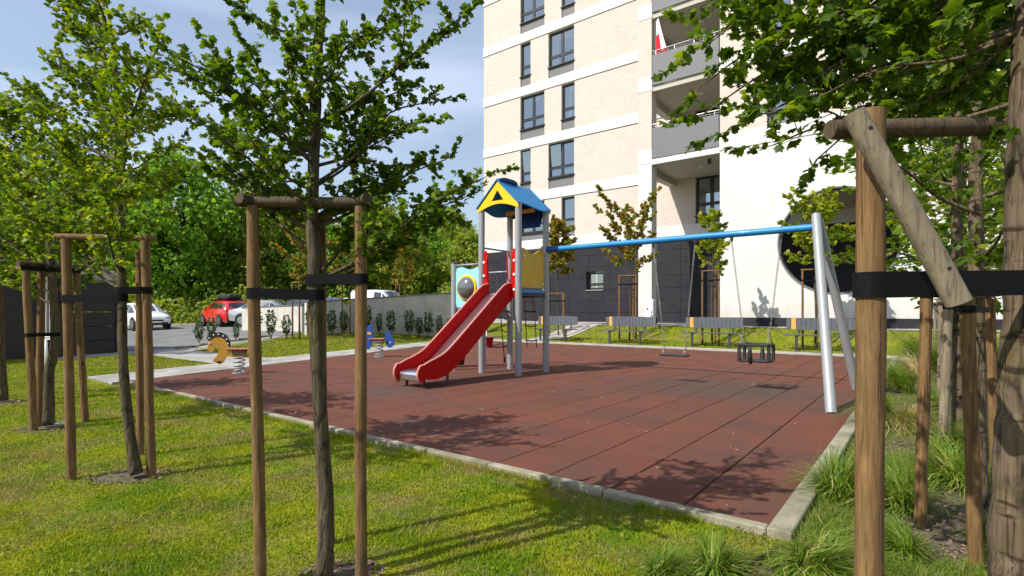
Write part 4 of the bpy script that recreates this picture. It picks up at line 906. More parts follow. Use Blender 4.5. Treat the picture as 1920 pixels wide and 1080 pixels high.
lp = G(113, 797); q = MB(); pts = []
for i in range(7):
    for j in range(4): pts.append((-.05+i*.018, -.03+j*.02, .012+.022*random.random()))
q.add(pts, [(i*4+j, i*4+j+1, (i+1)*4+j+1, (i+1)*4+j) for i in range(6) for j in range(3)]); o = q.build('litter', M['litter'], loc=lp); tag(o, 'crumpled pale blue plastic litter on the grass near the stakes', 'litter')
# black edging between lawn and bed
e0 = Vector((*uv2w(.60, 3.05), 0)); e1 = Vector((*uv2w(1.55, .2), 0)); q = MB(); n = 30; pts = []
for i in range(n+1): p = e0.lerp(e1, i/n); w_ = .025*math.sin(i*.7); pts.append(Vector((p.x+w_, p.y, -.012+.006*math.sin(i*1.3))))
for a, b in zip(pts[:-1], pts[1:]):
    t = (b-a).normalized(); s = Vector((-t.y, t.x, 0))*.006; q.add([a-s, a+s, b+s, b-s, a-s-Vector((0, 0, .1)), a+s-Vector((0, 0, .1)), b+s-Vector((0, 0, .1)), b-s-Vector((0, 0, .1))], [(0, 1, 2, 3), (0, 3, 7, 4), (1, 5, 6, 2)])
o = q.build('lawn_edging', M['rubber']); tag(o, 'black plastic edging strip between lawn and planting bed', 'edging')

# ------------------------------------------------------------------ cars
def make_car(name, label, paint, pos, rz, kind='hatch', box=False, cat='car', group=None):
    """local x = forward"""
    r = empty(name, pos, rz, label, cat, group)
    if kind == 'van':  # x, half width, bottom, belt, roof, roof half width
        stn = [(-2.1, .80, .38, 1.05, 1.82, .70), (-2.0, .87, .28, 1.10, 1.85, .74), (-1.0, .89, .24, 1.12, 1.88, .76), (0, .89, .24, 1.12, 1.88, .76), (.62, .89, .24, 1.10, 1.82, .74), (1.25, .88, .24, 1.06, 1.20, .74), (1.7, .86, .24, 1.0, 1.05, .70), (2.02, .80, .30, .86, .90, .66), (2.15, .66, .42, .66, .70, .55)]
        gl = (3, 5); rear = False
    elif kind == 'sedan':
        stn = [(-2.2, .66, .45, .80, .86, .55), (-2.1, .80, .30, .90, .96, .64), (-1.55, .86, .24, .96, 1.02, .66), (-.95, .88, .22, .95, 1.36, .56), (-.3, .89, .22, .94, 1.45, .58), (.35, .89, .22, .93, 1.42, .58), (1.1, .88, .22, .92, .97, .66), (1.7, .86, .24, .84, .88, .66), (2.1, .78, .30, .72, .76, .6), (2.2, .64, .42, .60, .64, .5)]
        gl = (2, 6); rear = True
    else:
        stn = [(-2.05, .70, .42, .85, .95, .56), (-1.98, .80, .28, .95, 1.02, .62), (-1.72, .86, .24, .98, 1.38, .56), (-1.0, .88, .22, .96, 1.47, .58), (-.2, .88, .22, .95, 1.49, .59), (.35, .88, .22, .93, 1.44, .58), (1.1, .87, .22, .92, .98, .66), (1.65, .85, .24, .84, .90, .66), (2.02, .76, .30, .70, .76, .58), (2.12, .62, .42, .58, .62, .48)]
        gl = (1, 6); rear = True
    q = MB(); sec = []
    for (x, w, zb, zl, zr, wr_) in stn: sec.append([(x, -w*.92, zb), (x, -w, zb+(zl-zb)*.45), (x, -w*.985, zl-.02), (x, -wr_-(.0), zr-.035 if zr > zl+.1 else zl+.4*(zr-zl)), (x, -wr_*.75, zr), (x, 0, zr+.015), (x, wr_*.75, zr), (x, wr_, zr-.035 if zr > zl+.1 else zl+.4*(zr-zl)), (x, w*.985, zl-.02), (x, w, zb+(zl-zb)*.45), (x, w*.92, zb)])
    n = len(sec[0]); vs2 = [p for s_ in sec for p in s_]; fs2 = [(i*n+k, (i+1)*n+k, (i+1)*n+k+1, i*n+k+1) for i in range(len(sec)-1) for k in range(n-1)]
    fs2 += [tuple(range(n)), tuple(range((len(sec)-1)*n, len(sec)*n))[::-1]]
    q.add(vs2, fs2); body = q.build('body', paint, r, smooth=True); fixn(body)
    def lerp(a, b, t): return tuple(a[i]+(b[i]-a[i])*t for i in range(3))
    def pane(i0, i1, ka, kb, nm, tA=(.06, .94), tB=(.12, .86), out=.012):
        for i in range(i0, i1):
            a0, a1 = sec[i][ka], sec[i][kb]; b0, b1 = sec[i+1][ka], sec[i+1][kb]
            p = [lerp(lerp(a0, b0, tA[0]), lerp(a1, b1, tA[0]), tB[0]), lerp(lerp(a0, b0, tA[1]), lerp(a1, b1, tA[1]), tB[0]), lerp(lerp(a0, b0, tA[1]), lerp(a1, b1, tA[1]), tB[1]), lerp(lerp(a0, b0, tA[0]), lerp(a1, b1, tA[0]), tB[1])]
            nn = (Vector(p[1])-Vector(p[0])).cross(Vector(p[3])-Vector(p[0])).normalized(); c = sum((Vector(v) for v in p), Vector())/4
            if nn.dot(c-Vector((0, 0, .8))) < 0: nn = -nn
            g_ = MB(); g_.add([Vector(v)+nn*out for v in p], [(0, 1, 2, 3)]); g_.build(nm, M['carglass'], r)
    for (ka, kb) in ((2, 3), (8, 7)): pane(gl[0]+(1 if kind == 'hatch' else 0), gl[1]-(0 if kind == 'van' else 1)+1 if kind != 'van' else gl[1], ka, kb, 'side_window')
    fi = gl[1]-1
    for (ka, kb) in ((3, 5), (5, 7)):
        a = sec[fi]; b = sec[fi+1]
    def screen(i, nm, ta=.06, tb=.92):
        a, b = sec[i], sec[i+1]; p = [lerp(a[3], b[3], ta), lerp(a[5], b[5], ta), lerp(a[7], b[7], ta), lerp(a[7], b[7], tb), lerp(a[5], b[5], tb), lerp(a[3], b[3], tb)]
        p = [(v[0], v[1]*.93, v[2]) for v in p]; up = Vector((.010 if i > 3 else -.010, 0, .014)); g_ = MB(); g_.add([Vector(v)+up for v in p], [(0, 1, 4, 5), (1, 2, 3, 4)]); fixn(g_.build(nm, M['carglass'], r))
    screen(fi if kind != 'van' else 4, 'windscreen')
    if rear: screen(gl[0], 'rear_window')
    for x in (-1.28, 1.33):
        for s in (-1, 1):
            y = s*.80; wq = MB(); wq.tube([(x, y-s*.10, .315), (x, y-s*.02, .315), (x, y+s*.095, .315)], [.315, .322, .305], 20); wh = wq.build('wheel', M['tyre'], r, auto=40)
            rm = MB(); rm.tube([(x, y+s*.06, .315), (x, y+s*.099, .315)], [.20, .205], 18)
            rm.build('rim', M['rim'], wh, auto=40)
            hb = MB()
            for k in range(5):
                a = 2*math.pi*k/5+.3; hb.box(-.022, .022, -.002, .004, .06, .17, Matrix.Translation((x, y+s*.102, .315)) @ Matrix.Rotation(a+math.pi/5, 4, 'Y'))
            hb.build('spoke_gap', M['carblack'], wh)
            ar = MB(); ar.tube([(x, s*.70, .33), (x, s*.888, .33)], [.375, .375], 22); ar.build('wheel_arch', M['carblack'], r, auto=40)
    xe = stn[0][0]; xf = stn[-1][0]
    for s in (-1, 1):
        b = MB(); b.box(xe+.02, xe+.24, s*.62-.13, s*.62+.13, .78, .96, c=.03); b.build('tail_light', M['lamp_r'], r)
        b = MB(); b.box(xf-.26, xf-.02, s*.60-.15, s*.60+.15, .60, .71, c=.03); b.build('headlight', M['lamp_w'], r)
        b = MB(); b.box(.68, .80, s*.93-.07, s*.93+.07, .93, 1.04, c=.02); b.build('mirror', paint, r)
        for xd in (-.35, .62):
            b = MB(); b.box(xd-.006, xd+.006, s*.885-.004, s*.885+.004, .35, .92); b.build('door_gap', M['carblack'], r)
        for xd in (-.25, .15):
            if xd: b = MB(); b.box(xd-.08, xd+.08, s*.90-.01, s*.90+.01, .80, .825, c=.004); b.build('door_handle', paint, r)
    b = MB(); b.box(xf-.08, xf+.015, -.36, .36, .46, .56, c=.02); b.build('grille', M['carblack'], r); b = MB(); b.box(xf-.12, xf+.01, -.55, .55, .26, .36, c=.02); b.build('bumper_intake', M['carblack'], r)
    b = MB(); b.box(xe-.012, xe+.03, -.26, .26, .52, .63, c=.004); b.build('number_plate', M['plate'], r); b = MB(); b.box(xf, xf+.022, -.26, .26, .38, .47, c=.004); b.build('number_plate', M['plate'], r)
    b = MB(); b.box(xe-.02, xe+.15, -.6, .6, .25, .34, c=.02); b.build('bumper', M['carblack'], r)
    if box:
        b = MB(); b.box(-1.35, .45, -.42, .38, 1.58, 1.86, c=.08); b.build('roof_box', M['carblack'], r)
        for x in (-1.0, .1): b = MB(); b.box(x-.03, x+.03, -.6, .6, 1.49, 1.58, c=.01); b.build('roof_bar', M['carblack'], r)
    return r
def gpos(px, Z): x = (px-CX)/F*Z; return (x, Z, tz(x, Z))
make_car('parked_car', 'white hatchback with its front towards the playground, beside the dark shelter', M['paint_white'], gpos(266, 30.5), R(-38))
make_car('parked_car', 'red hatchback with black roof box parked under the trees', M['paint_red'], gpos(424, 32.5), R(138), box=True)
make_car('parked_car', 'pale silver car just right of the red hatchback, behind the wall', M['paint_silver'], gpos(508, 31.0), R(-8), 'sedan')
make_car('parked_car', 'dark teal car behind the low wall at its middle gap', M['paint_teal'], gpos(562, 33.0), R(150))
make_car('parked_car', 'blue grey sedan behind the wall, left of the white van', M['paint_blue'], gpos(622, 30.0), R(-15), 'sedan')
make_car('parked_car', 'small white hatchback close behind the white van', M['paint_white'], gpos(664, 34.5), R(165))
v_ = make_car('parked_van', 'white delivery van behind the long concrete wall', M['paint_white'], gpos(716, 34.0), R(-25), 'van', cat='van')
make_car('parked_car', 'silver sedan whose roof shows over the wall beside the bubble window', M['paint_silver'], gpos(826, 32), R(175), 'sedan')

# ------------------------------------------------------------------ trees
LOBED = np.array([(0, 0), (-.22, .08), (-.50, .24), (-.38, .40), (-.54, .66), (-.27, .70), (0, .98), (.27, .70), (.54, .66), (.38, .40), (.50, .24), (.22, .08)])
def leaf_mesh(name, P, D, N_, size, m, parent, kind='near', tint=None, rs=None):
    """P positions, D stem directions, N_ rough normals (all n x 3)"""
    rs = rs or rng; n = len(P)
    if n == 0: return None
    D = D/np.linalg.norm(D, axis=1, keepdims=True); Sx = np.cross(D, N_); Sx /= np.maximum(np.linalg.norm(Sx, axis=1, keepdims=True), 1e-6); Nn = np.cross(Sx, D)
    if kind == 'near':
        xy = LOBED; zz_ = np.array([0, -.04, -.14, -.05, -.16, -.04, -.12, -.04, -.16, -.05, -.14, -.04]); xy = np.vstack([xy, [0, .42]]); zz_ = np.append(zz_, .05)
        T = np.array([(12, (k+1) % 12, k) for k in range(12)])
    elif kind == 'mid':
        xy = np.array([(0, 0), (-.5, .30), (-.34, .72), (0, 1), (.34, .72), (.5, .30)]); zz_ = np.array([0, -.10, -.10, -.05, -.10, -.10]); T = np.array([(0, 3, 1), (1, 3, 2), (0, 5, 3), (5, 4, 3)])
    else:
        xy = np.array([(0, 0), (-.45, .55), (0, 1), (.45, .55)]); zz_ = np.array([0, -.12, 0, -.12]); T = np.array([(0, 2, 1), (0, 3, 2)])
    sz = size*rs.uniform(.45, 1.3, n)
    V = P[:, None, :] + sz[:, None, None]*(xy[None, :, 0, None]*Sx[:, None, :] + xy[None, :, 1, None]*D[:, None, :] + zz_[None, :, None]*Nn[:, None, :])
    k = len(xy); TT = (np.arange(n)*k)[:, None, None] + T[None]
    if tint is None: tint = rs.uniform(0, 1, n)
    o = npmesh(name, V.reshape(-1, 3), TT.reshape(-1, 3), m, parent, np.repeat(tint, k)); o['kind'] = 'stuff'
    return o
def catmull(pts, k=5):
    return [Vector(p) for p in cat([tuple(p) for p in pts], k)]
class Grower:
    def __init__(s, seed): s.r = random.Random(seed); s.wood = MB(); s.P = []; s.D = []; s.N = []
    def rv(s, k=1.0): return Vector((s.r.gauss(0, k), s.r.gauss(0, k), s.r.gauss(0, k)))
    def leaf(s, p, d):
        s.P.append(tuple(p)); dd = d+s.rv(.55)+Vector((0, 0, -.10)); s.D.append(tuple(dd.normalized())); s.N.append(tuple((Vector((0, 0, 1))+s.rv(.55)).normalized()))
    def twig(s, p, d, L, step, r=.0022, cl=2):
        n = max(2, int(L/step)); q = p.copy(); pts = [q.copy()]; d = d.normalized()
        for i in range(n):
            d = (d+s.rv(.16)+Vector((0, 0, .03))).normalized(); q = q+d*(L/n); pts.append(q.copy())
            for _ in range(cl): s.leaf(q+s.rv(step*.25), d)
        s.wood.tube(pts, [r*(1-.6*i/n) for i in range(n+1)], 3, cap=False)
    def limb(s, pts, r0, r1, tw, step, dens, start=.15, cl=2, sub=0):
        P = catmull(pts, 4); acc = 0; n = len(P); s.wood.tube(P, [r0+(r1-r0)*(i/(n-1))**.8 for i in range(n)], 6, cap=False)
        tot = sum((P[i+1]-P[i]).length for i in range(n-1)); run = 0
        for i in range(n-1):
            seg = P[i+1]-P[i]; L = seg.length; t = seg.normalized(); k = 0; m = max(1, int(L*dens))
            for j in range(m):
                f = (run+L*(j+s.r.random())/m)/tot
                if f < start: continue
                p = P[i]+seg*((j+s.r.random())/m); d = (t*.75+s.rv(.65)+Vector((0, 0, .18))).normalized()
                s.twig(p, d, tw*s.r.uniform(.45, 1.1)*(1.15-.55*f), step, cl=cl)
            run += L
        s.twig(P[-1], P[-1]-P[-2], tw*.9, step, cl=cl+1)
    def emit(s, root, bark, leafm, size, kind):
        w = s.wood.build('trunk', bark, root, smooth=True)
        leaf_mesh('crown', np.array(s.P), np.array(s.D), np.array(s.N), size, leafm, root, kind, rs=np.random.default_rng(len(s.P)))
        return w
def trunk_path(g, pts, rs, n=14, wob=.004):
    P = catmull(pts, 6); m = len(P); rr = []
    for i in range(m):
        t = i/(m-1)*(len(rs)-1); k = min(int(t), len(rs)-2); rr.append((rs[k]+(rs[k+1]-rs[k])*(t-k))*(1+g.r.uniform(-.05, .05)))
    P2 = [p+Vector((g.r.uniform(-wob, wob), g.r.uniform(-wob, wob), 0)) for p in P]
    g.wood.tube(P2, rr, n); return P2
def tip_tree(label, base, tpath, rs, tips, leaf, size, seed, tw=.16, step=.026, dens=26, limb_r=.011, bark='bark', group=None, kind='near', spread=.5, cl=2, bough=False):
    """a tree whose limbs end at given points"""
    g = Grower(seed); base = Vector(base); pts = [Vector(p) for p in tpath]; P = trunk_path(g, pts, rs)
    def on(z):
        for a, b in zip(P[:-1], P[1:]):
            if a.z <= z <= b.z: return a.lerp(b, (z-a.z)/max(b.z-a.z, 1e-6))
        return P[-1].copy() if z > P[-1].z else P[0].copy()
    for tp in tips:
        tp = Vector(tp); hd = math.hypot(tp.x-on(tp.z).x, tp.y-on(tp.z).y); zs = max(tp.z-hd*spread-g.r.uniform(.02, .12), tips_min(g, P)) if not bough else round((tp.z+g.r.uniform(.0, .25))/.22)*.22+.05; zs = min(zs, P[-1].z-.02)
        a = on(zs); d = tp-a; m1 = a+d*.33+Vector((0, 0, -.02*d.length+g.r.uniform(-.04, .04))); m2 = a+d*.68+Vector((g.r.uniform(-.05, .05), g.r.uniform(-.05, .05), .05*d.length))
        L = d.length; g.limb([a, m1, m2, tp], limb_r*(.6+.5*min(L, 1.5)), .0025, tw, step, dens, start=.22 if L > .4 else .05, cl=cl)
        if L > .5:     # side limbs
            for k in range(int(L/.28)):
                f = g.r.uniform(.3, .85); p = m1.lerp(m2, (f-.3)/.5) if f < .8 else m2; side = d.cross(Vector((0, 0, 1))).normalized()*g.r.choice([-1, 1]); q = p+(d.normalized()*.5+side*g.r.uniform(.4, .9)+Vector((0, 0, g.r.uniform(-.15, .45))))*L*g.r.uniform(.15, .28)
                g.limb([p, p.lerp(q, .5)+g.rv(.015), q], limb_r*.5, .002, tw*.8, step, dens, start=.1, cl=cl)
    if base.length > 0:
        g.wood.v = [tuple(Vector(v)-base) for v in g.wood.v]; g.P = [tuple(Vector(p)-base) for p in g.P]
    root = empty('young_tree', base, 0, label, 'tree', group); g.emit(root, M[bark], M[leaf], size, kind); return root
def tips_min(g, P): return P[0].z + (P[-1].z-P[0].z)*.22

# --- support frames of stakes
def frame(label, stakes, ztop, r, bars, straps, trunk_at, trunk_r, wood='wood', group='stake frames around young trees', over=.07, cr=None, strap_w=.05, loose=None, nseg=14):
    """stakes: (top xyz, base xyz); bars: pairs of stake indices; straps: (stake index, z)"""
    base = Vector(stakes[0][1]); root = empty('tree_stake_frame', base, 0, label, 'tree support', group); rr = random.Random(int(abs(base.x)*1000))
    def pos(i, z): t, b = Vector(stakes[i][0]), Vector(stakes[i][1]); return b.lerp(t, (z-b.z)/(t.z-b.z))
    for t, b in stakes:
        q = MB(); t = Vector(t)-base; b = Vector(b)-base; n = 7; pts = [(b-Vector((0, 0, .08))).lerp(t, i/(n-1))+Vector((rr.uniform(-.0025, .0025), rr.uniform(-.0025, .0025), 0)) for i in range(n)]
        q.tube(pts, [r*rr.uniform(.95, 1.05) for _ in pts], nseg); q.build('stake', M[wood], root, auto=50)
    cr = cr or r*.92
    for i, j in bars:
        a = Vector(stakes[i][0])-base; b = Vector(stakes[j][0])-base; d = (b-a).normalized(); dz = Vector((0, 0, cr*.6+.004*(i+j)))
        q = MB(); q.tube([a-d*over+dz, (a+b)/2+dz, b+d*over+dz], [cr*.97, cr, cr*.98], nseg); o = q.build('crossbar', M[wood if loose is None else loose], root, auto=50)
        for e in (a, b):
            s = MB(); s.tube([e+dz+Vector((0, -cr-.003, 0)), e+dz+Vector((0, -cr+.002, 0))], .005, 6); s.build('screw', M['carblack'], o)
    for i, z in straps:
        A_ = pos(i, z); B_ = trunk_at(z); dA, dB = r+.004, trunk_r+.006; q = MB(); d = Vector((B_.x-A_.x, B_.y-A_.y, 0)); L = d.length; a0 = math.atan2(d.y, d.x); cosb = (dA-dB)/max(L, 1e-3); be = math.acos(max(-1, min(1, cosb))); ring = []
        for k in range(13): a = a0+be+(2*math.pi-2*be)*k/12; ring.append((A_.x+dA*math.cos(a), A_.y+dA*math.sin(a)))
        for k in range(13): a = a0-be+(2*be)*k/12; ring.append((B_.x+dB*math.cos(a), B_.y+dB*math.sin(a)))
        n = len(ring); dzs = [0]*13+[(B_.z-A_.z)*0 + rr.uniform(-.004, .004)]*13; tilt = rr.uniform(-.012, .012)
        V = []
        for off in (0.0, .003):
            for zz_ in (-strap_w/2, strap_w/2):
                for k, (x, y) in enumerate(ring):
                    c = A_ if k < 13 else B_; dr = (Vector((x-c.x, y-c.y, 0))).normalized()*off; V.append((x+dr.x-base.x, y+dr.y-base.y, z+zz_+(tilt if k >= 13 else 0)-base.z))
        Fc = []
        for k in range(n): m_ = (k+1) % n; Fc += [(k, n+k, n+m_, m_), (2*n+k, 2*n+m_, 3*n+m_, 3*n+k), (n+k, 3*n+k, 3*n+m_, n+m_), (k, m_, 2*n+m_, 2*n+k)]
        q.add(V, Fc); o = q.build('strap', M['strap'], root); fixn(o)
    return root
def P3(px, py, Z): return at(px, py, Z)
def onpath(pts):
    pts = [Vector(p) for p in pts]
    def f(z):
        for a, b in zip(pts[:-1], pts[1:]):
            if a.z <= z <= b.z: return a.lerp(b, (z-a.z)/(b.z-a.z))
        return pts[-1]
    return f
def tipz(lst, Z, dz=.0, seed=1, amp=.35):
    r = random.Random(seed); out = []
    for t in lst:
        z = Z+(t[2] if len(t) > 2 else r.uniform(-amp, amp)); z = z if t[1] < 270 or len(t) > 2 else Z+abs(z-Z)+.12; out.append(at(t[0], t[1], z))
    return out

# centre tree
Zc = 2.45
cpath = [(at(608, 583+F*H/Zc, Zc)[0], Zc, 0), at(612, 950, Zc), at(597, 700, Zc), at(590, 520, Zc), at(586, 380, Zc), at(592, 200, Zc+.02), at(600, 60, Zc+.05), at(604, -160, Zc+.06), at(600, -420, Zc+.1)]
ctips = [(335, 108), (318, 130), (345, 215), (395, 300), (440, 15), (470, 100), (480, 160), (530, -60), (560, -180), (640, -140), (700, -60), (868, 30, -.1), (780, 15, .1), (690, 70), (818, 190), (790, 230), (760, 165, .2), (745, 250), (835, 300), (905, 335, -.15), (870, 370), (800, 410), (690, 330), (650, 200), (500, 330), (470, 260), (520, 220), (630, 100), (540, 130), (440, 240, .3), (700, 410, .5), (520, 60, -.3), (600, 20, -.35), (610, -260), (640, -350), (560, -360), (720, -200), (480, -150), (690, 180, .4), (420, 330, .35), (740, 340, .35), (600, 250, .4), (590, 150, -.3)]
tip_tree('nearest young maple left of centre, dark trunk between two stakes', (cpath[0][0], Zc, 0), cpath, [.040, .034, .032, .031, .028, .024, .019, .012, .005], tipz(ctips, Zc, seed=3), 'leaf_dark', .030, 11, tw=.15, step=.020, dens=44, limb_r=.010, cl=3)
zt = 1.2+(583-386)/F*2.4
st = [((at(473, 0, 2.4).x, 2.40, zt), (at(489, 0, 2.40).x, 2.40, 0)), ((at(677, 0, 2.42).x, 2.42, zt), (at(677, 0, 2.42).x, 2.42, 0)), ((at(602, 0, 2.83).x, 2.83, zt-.0), (at(604, 0, 2.83).x, 2.83, 0))]
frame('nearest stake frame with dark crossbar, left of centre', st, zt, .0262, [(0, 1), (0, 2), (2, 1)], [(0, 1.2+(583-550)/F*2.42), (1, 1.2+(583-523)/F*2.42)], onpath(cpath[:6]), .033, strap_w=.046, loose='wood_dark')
# second tree from the left foreground
Z2 = 3.95
p2 = [(at(256, 0, Z2).x, Z2, 0), at(242, 800, Z2), at(232, 690, Z2), at(228, 560, Z2), at(226, 440, Z2), at(222, 300, Z2), at(218, 160, Z2), at(205, 40, Z2), at(180, -60, Z2+.1)]
t2 = [(105, 5), (150, 55), (118, 60), (108, 128), (130, 180), (265, 48), (300, 78), (310, 135), (345, 205), (330, 270), (60, 188), (72, 250), (35, 300), (30, 370), (120, 300), (300, 330), (340, 320), (130, 380), (262, 372), (200, 200, -.5), (165, 140), (235, 250, -.5), (150, 250, .5), (280, 220, .5), (90, 420, .3), (180, 400, -.5), (310, 400, .3), (200, 330, -.6), (250, 150), (185, 80), (140, 0), (160, -60), (120, -40)]
tip_tree('second young maple from the left foreground, thin mossy trunk leaning slightly', p2[0], p2, [.042, .034, .032, .030, .027, .023, .017, .010, .005], tipz(t2, Z2, seed=5, amp=.6), 'leaf', .040, 12, tw=.20, step=.028, dens=36, limb_r=.012, cl=2)
zt = 1.2+(583-443)/F*3.77
st = [((at(124, 0, 3.93).x, 3.93, zt), (at(134, 0, 3.93).x, 3.93, 0)), ((at(272, 0, 4.0).x, 4.0, zt), (at(285, 0, 4.0).x, 4.0, 0)), ((at(262, 0, 4.6).x, 4.6, zt), (at(263, 0, 4.6).x, 4.6, 0))]
frame('stake frame with pale level crossbar, second from the left foreground', st, zt, .0305, [(0, 1)], [(0, 1.2+(583-560)/F*3.95), (1, 1.2+(583-544)/F*3.95)], onpath(p2[:6]), .032, strap_w=.05, cr=.024)
# third tree
Z3 = 5.65
p3 = [(at(92, 0, Z3).x, Z3, 0), at(93, 700, Z3), at(103, 640, Z3), at(99, 540, Z3), at(92, 440, Z3), at(84, 350, Z3), at(80, 250, Z3), at(70, 160, Z3)]
t3 = [(0, 190), (12, 235), (48, 190), (90, 245), (-10, 300), (30, 350), (60, 420), (100, 400), (140, 430), (15, 450), (150, 360), (-40, 250), (-50, 400), (120, 300), (60, 300, -.7), (30, 420, -.6), (110, 450, .4), (70, 190), (20, 500, .2), (-60, 330), (140, 290, .5)]
tip_tree('third young maple, crooked thin trunk standing near the dark shelter', p3[0], p3, [.052, .045, .042, .036, .032, .024, .016, .006], tipz(t3, Z3, seed=6, amp=.8), 'leaf', .050, 13, tw=.26, step=.036, dens=30, limb_r=.014, cl=2)
zt = 1.2+(583-500)/F*5.5
st = [((at(48, 0, 5.5).x, 5.5, zt), (at(64, 0, 5.5).x, 5.5, 0)), ((at(78, 0, 5.75).x, 5.75, zt), (at(74, 0, 5.75).x, 5.75, 0)), ((at(143, 0, 6.0).x, 6.0, zt), (at(160, 0, 6.0).x, 6.0, 0))]
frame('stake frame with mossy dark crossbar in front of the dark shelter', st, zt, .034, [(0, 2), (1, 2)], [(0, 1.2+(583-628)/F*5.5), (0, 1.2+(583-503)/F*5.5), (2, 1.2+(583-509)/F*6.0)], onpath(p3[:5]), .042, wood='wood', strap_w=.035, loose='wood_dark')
# leftmost tree
Z0 = 7.2
p0 = [(at(6, 0, Z0).x, Z0, 0), at(0, 620, Z0), at(0, 500, Z0), at(-8, 400, Z0), at(-10, 300, Z0), at(-14, 200, Z0)]
t0 = [(-60, 300), (10, 420), (40, 450), (-50, 430), (30, 380), (10, 320), (-30, 480), (-80, 400), (20, 480), (60, 430, .6)]
tip_tree('leftmost young maple, its trunk cut by the left edge', p0[0], p0, [.055, .045, .04, .03, .02, .006], tipz(t0, Z0, seed=8, amp=.9), 'leaf', .060, 14, tw=.32, step=.05, dens=18, limb_r=.014, cl=2)
zt = 1.2+(583-508)/F*7.0
st = [((at(-110, 0, 7.0).x, 7.0, zt), (at(-108, 0, 7.0).x, 7.0, 0)), ((at(46, 0, 7.0).x, 7.0, zt), (at(62, 0, 7.0).x, 7.0, 0)), ((at(-35, 0, 7.6).x, 7.6, zt), (at(-35, 0, 7.6).x, 7.6, 0))]
frame('stake frame with pale yellowish crossbar at the left edge', st, zt, .038, [(0, 1), (1, 2)], [(1, 1.2+(583-516)/F*7.0)], onpath(p0[:4]), .045, strap_w=.03)

# right foreground tree, very near
ZR = 1.53
pr_ = [(at(1925, 0, ZR).x, ZR, 0), (at(1922, 0, ZR).x, ZR, .35), at(1915, 1000, ZR), at(1921, 800, ZR), at(1926, 600, ZR), at(1929, 400, ZR), at(1934, 180, ZR+.01), at(1940, -60, ZR+.03), at(1950, -400, ZR+.1), at(1950, -800, ZR+.15)]
tr = [(1318, 10, .55), (1300, 95, .5), (1345, 70, .35), (1310, 165, .6), (1322, 212, .5), (1365, 245, .55), (1440, 100, .3), (1450, 272, .4), (1530, 300, .6), (1480, 180, .3), (1500, 60, .2), (1600, 110, .6), (1650, 150, .25), (1700, 50, .3), (1750, 190, .7), (1790, 110, .2), (1850, 50, .5), (1850, 230, .7), (1700, -80, .2), (1500, -60, .3), (1380, -30, .5), (1620, -30, .5), (1780, -40, .0), (1870, -120, .4), (1560, 60, .8), (1700, 250, 1.0), (1800, 280, 1.1), (1420, 190, .8), (1640, 20, .9), (1540, 180, .15), (1990, 60, .1), (2040, -80, -.2), (2000, 200, .4), (1760, -300, .1), (1900, -500, .2), (2100, -300, -.3), (1700, -500, .3)]
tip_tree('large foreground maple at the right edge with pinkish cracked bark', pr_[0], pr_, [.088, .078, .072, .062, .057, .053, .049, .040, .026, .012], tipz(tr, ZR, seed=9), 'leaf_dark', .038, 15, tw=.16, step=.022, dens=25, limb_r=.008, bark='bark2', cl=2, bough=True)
zt = 1.2+(583-232)/F*1.45
st = [((at(1633, 0, 1.45).x, 1.45, zt+.035), (at(1630, 0, 1.45).x, 1.45, 0)), ((at(2150, 0, 1.55).x, 1.55, zt), (at(2150, 0, 1.55).x, 1.55, 0)), ((at(1960, 0, 2.1).x, 2.1, zt), (at(1960, 0, 2.1).x, 2.1, 0))]
fr = frame('large foreground stake frame at right with a broken hanging crossbar', st, zt, .0345, [(1, 2)], [(0, 1.2+(583-535)/F*1.46)], onpath(pr_[2:7]), .057, strap_w=.068)
bb_ = Vector(st[0][1]); a = at(1556, 243, 1.51); b = at(1885, 236, 1.60)
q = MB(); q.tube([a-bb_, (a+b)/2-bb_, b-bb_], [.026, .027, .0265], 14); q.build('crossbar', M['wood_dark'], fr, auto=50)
a = at(1600, 212, 1.36); b = at(1798, 568, 1.30)
q = MB(); q.tube([a-bb_, a.lerp(b, .5)-bb_+Vector((.003, 0, 0)), b-bb_], [.027, .0275, .0285], 16); o = q.build('crossbar', M['wood_grey'], fr, auto=50); tag(o, 'broken crossbar hanging diagonally, pale weathered grey')
for t in (.10, .83):
    c = a.lerp(b, t)-bb_; s = MB(); s.tube([c+Vector((0, -.0285, 0)), c+Vector((0, -.02, 0))], .0055, 8); s.build('nail_hole', M['carblack'], o)

# generic procedural tree
def proc_tree(label, base, h, z0, rad, leaf, size, seed, nl=16, r=.045, tw=.22, step=.04, dens=14, bark='bark', kind='mid', lean=(0, 0), up=.35, cl=2, cat_='tree', group=None, name='young_tree', conic=.5):
    g = Grower(seed); rr = g.r; base = Vector(base)
    pts = [Vector((0, 0, -.05))]+[Vector((lean[0]*t+rr.uniform(-.02, .02)*h/3, lean[1]*t+rr.uniform(-.02, .02)*h/3, h*t)) for t in (.2, .4, .6, .8, 1.0)]
    P = trunk_path(g, pts, [r*1.15, r, r*.85, r*.65, r*.4, r*.15], 10)
    for i in range(nl):
        f = (i+rr.random())/nl; z = z0+(h-z0)*f*.95; k = int(max(0, min(len(P)-2, (z/h)*(len(P)-1)))); a = P[k].copy(); a.z = z
        an = i*2.4+rr.uniform(-.5, .5); L = rad*(1-conic*f)*rr.uniform(.6, 1.1)*(1 if f > .1 else .8)
        d = Vector((math.cos(an), math.sin(an), up+.5*f)); b = a+d*L
        g.limb([a, a+d*L*.4+g.rv(.03*L)+Vector((0, 0, -.04*L)), a+d*L*.75+g.rv(.05*L), b], r*.35*(1-.5*f), r*.06, tw, step, dens, start=.18, cl=cl)
    root = empty(name, base, 0, label, cat_, group); g.emit(root, M[bark], M[leaf], size, kind); return root

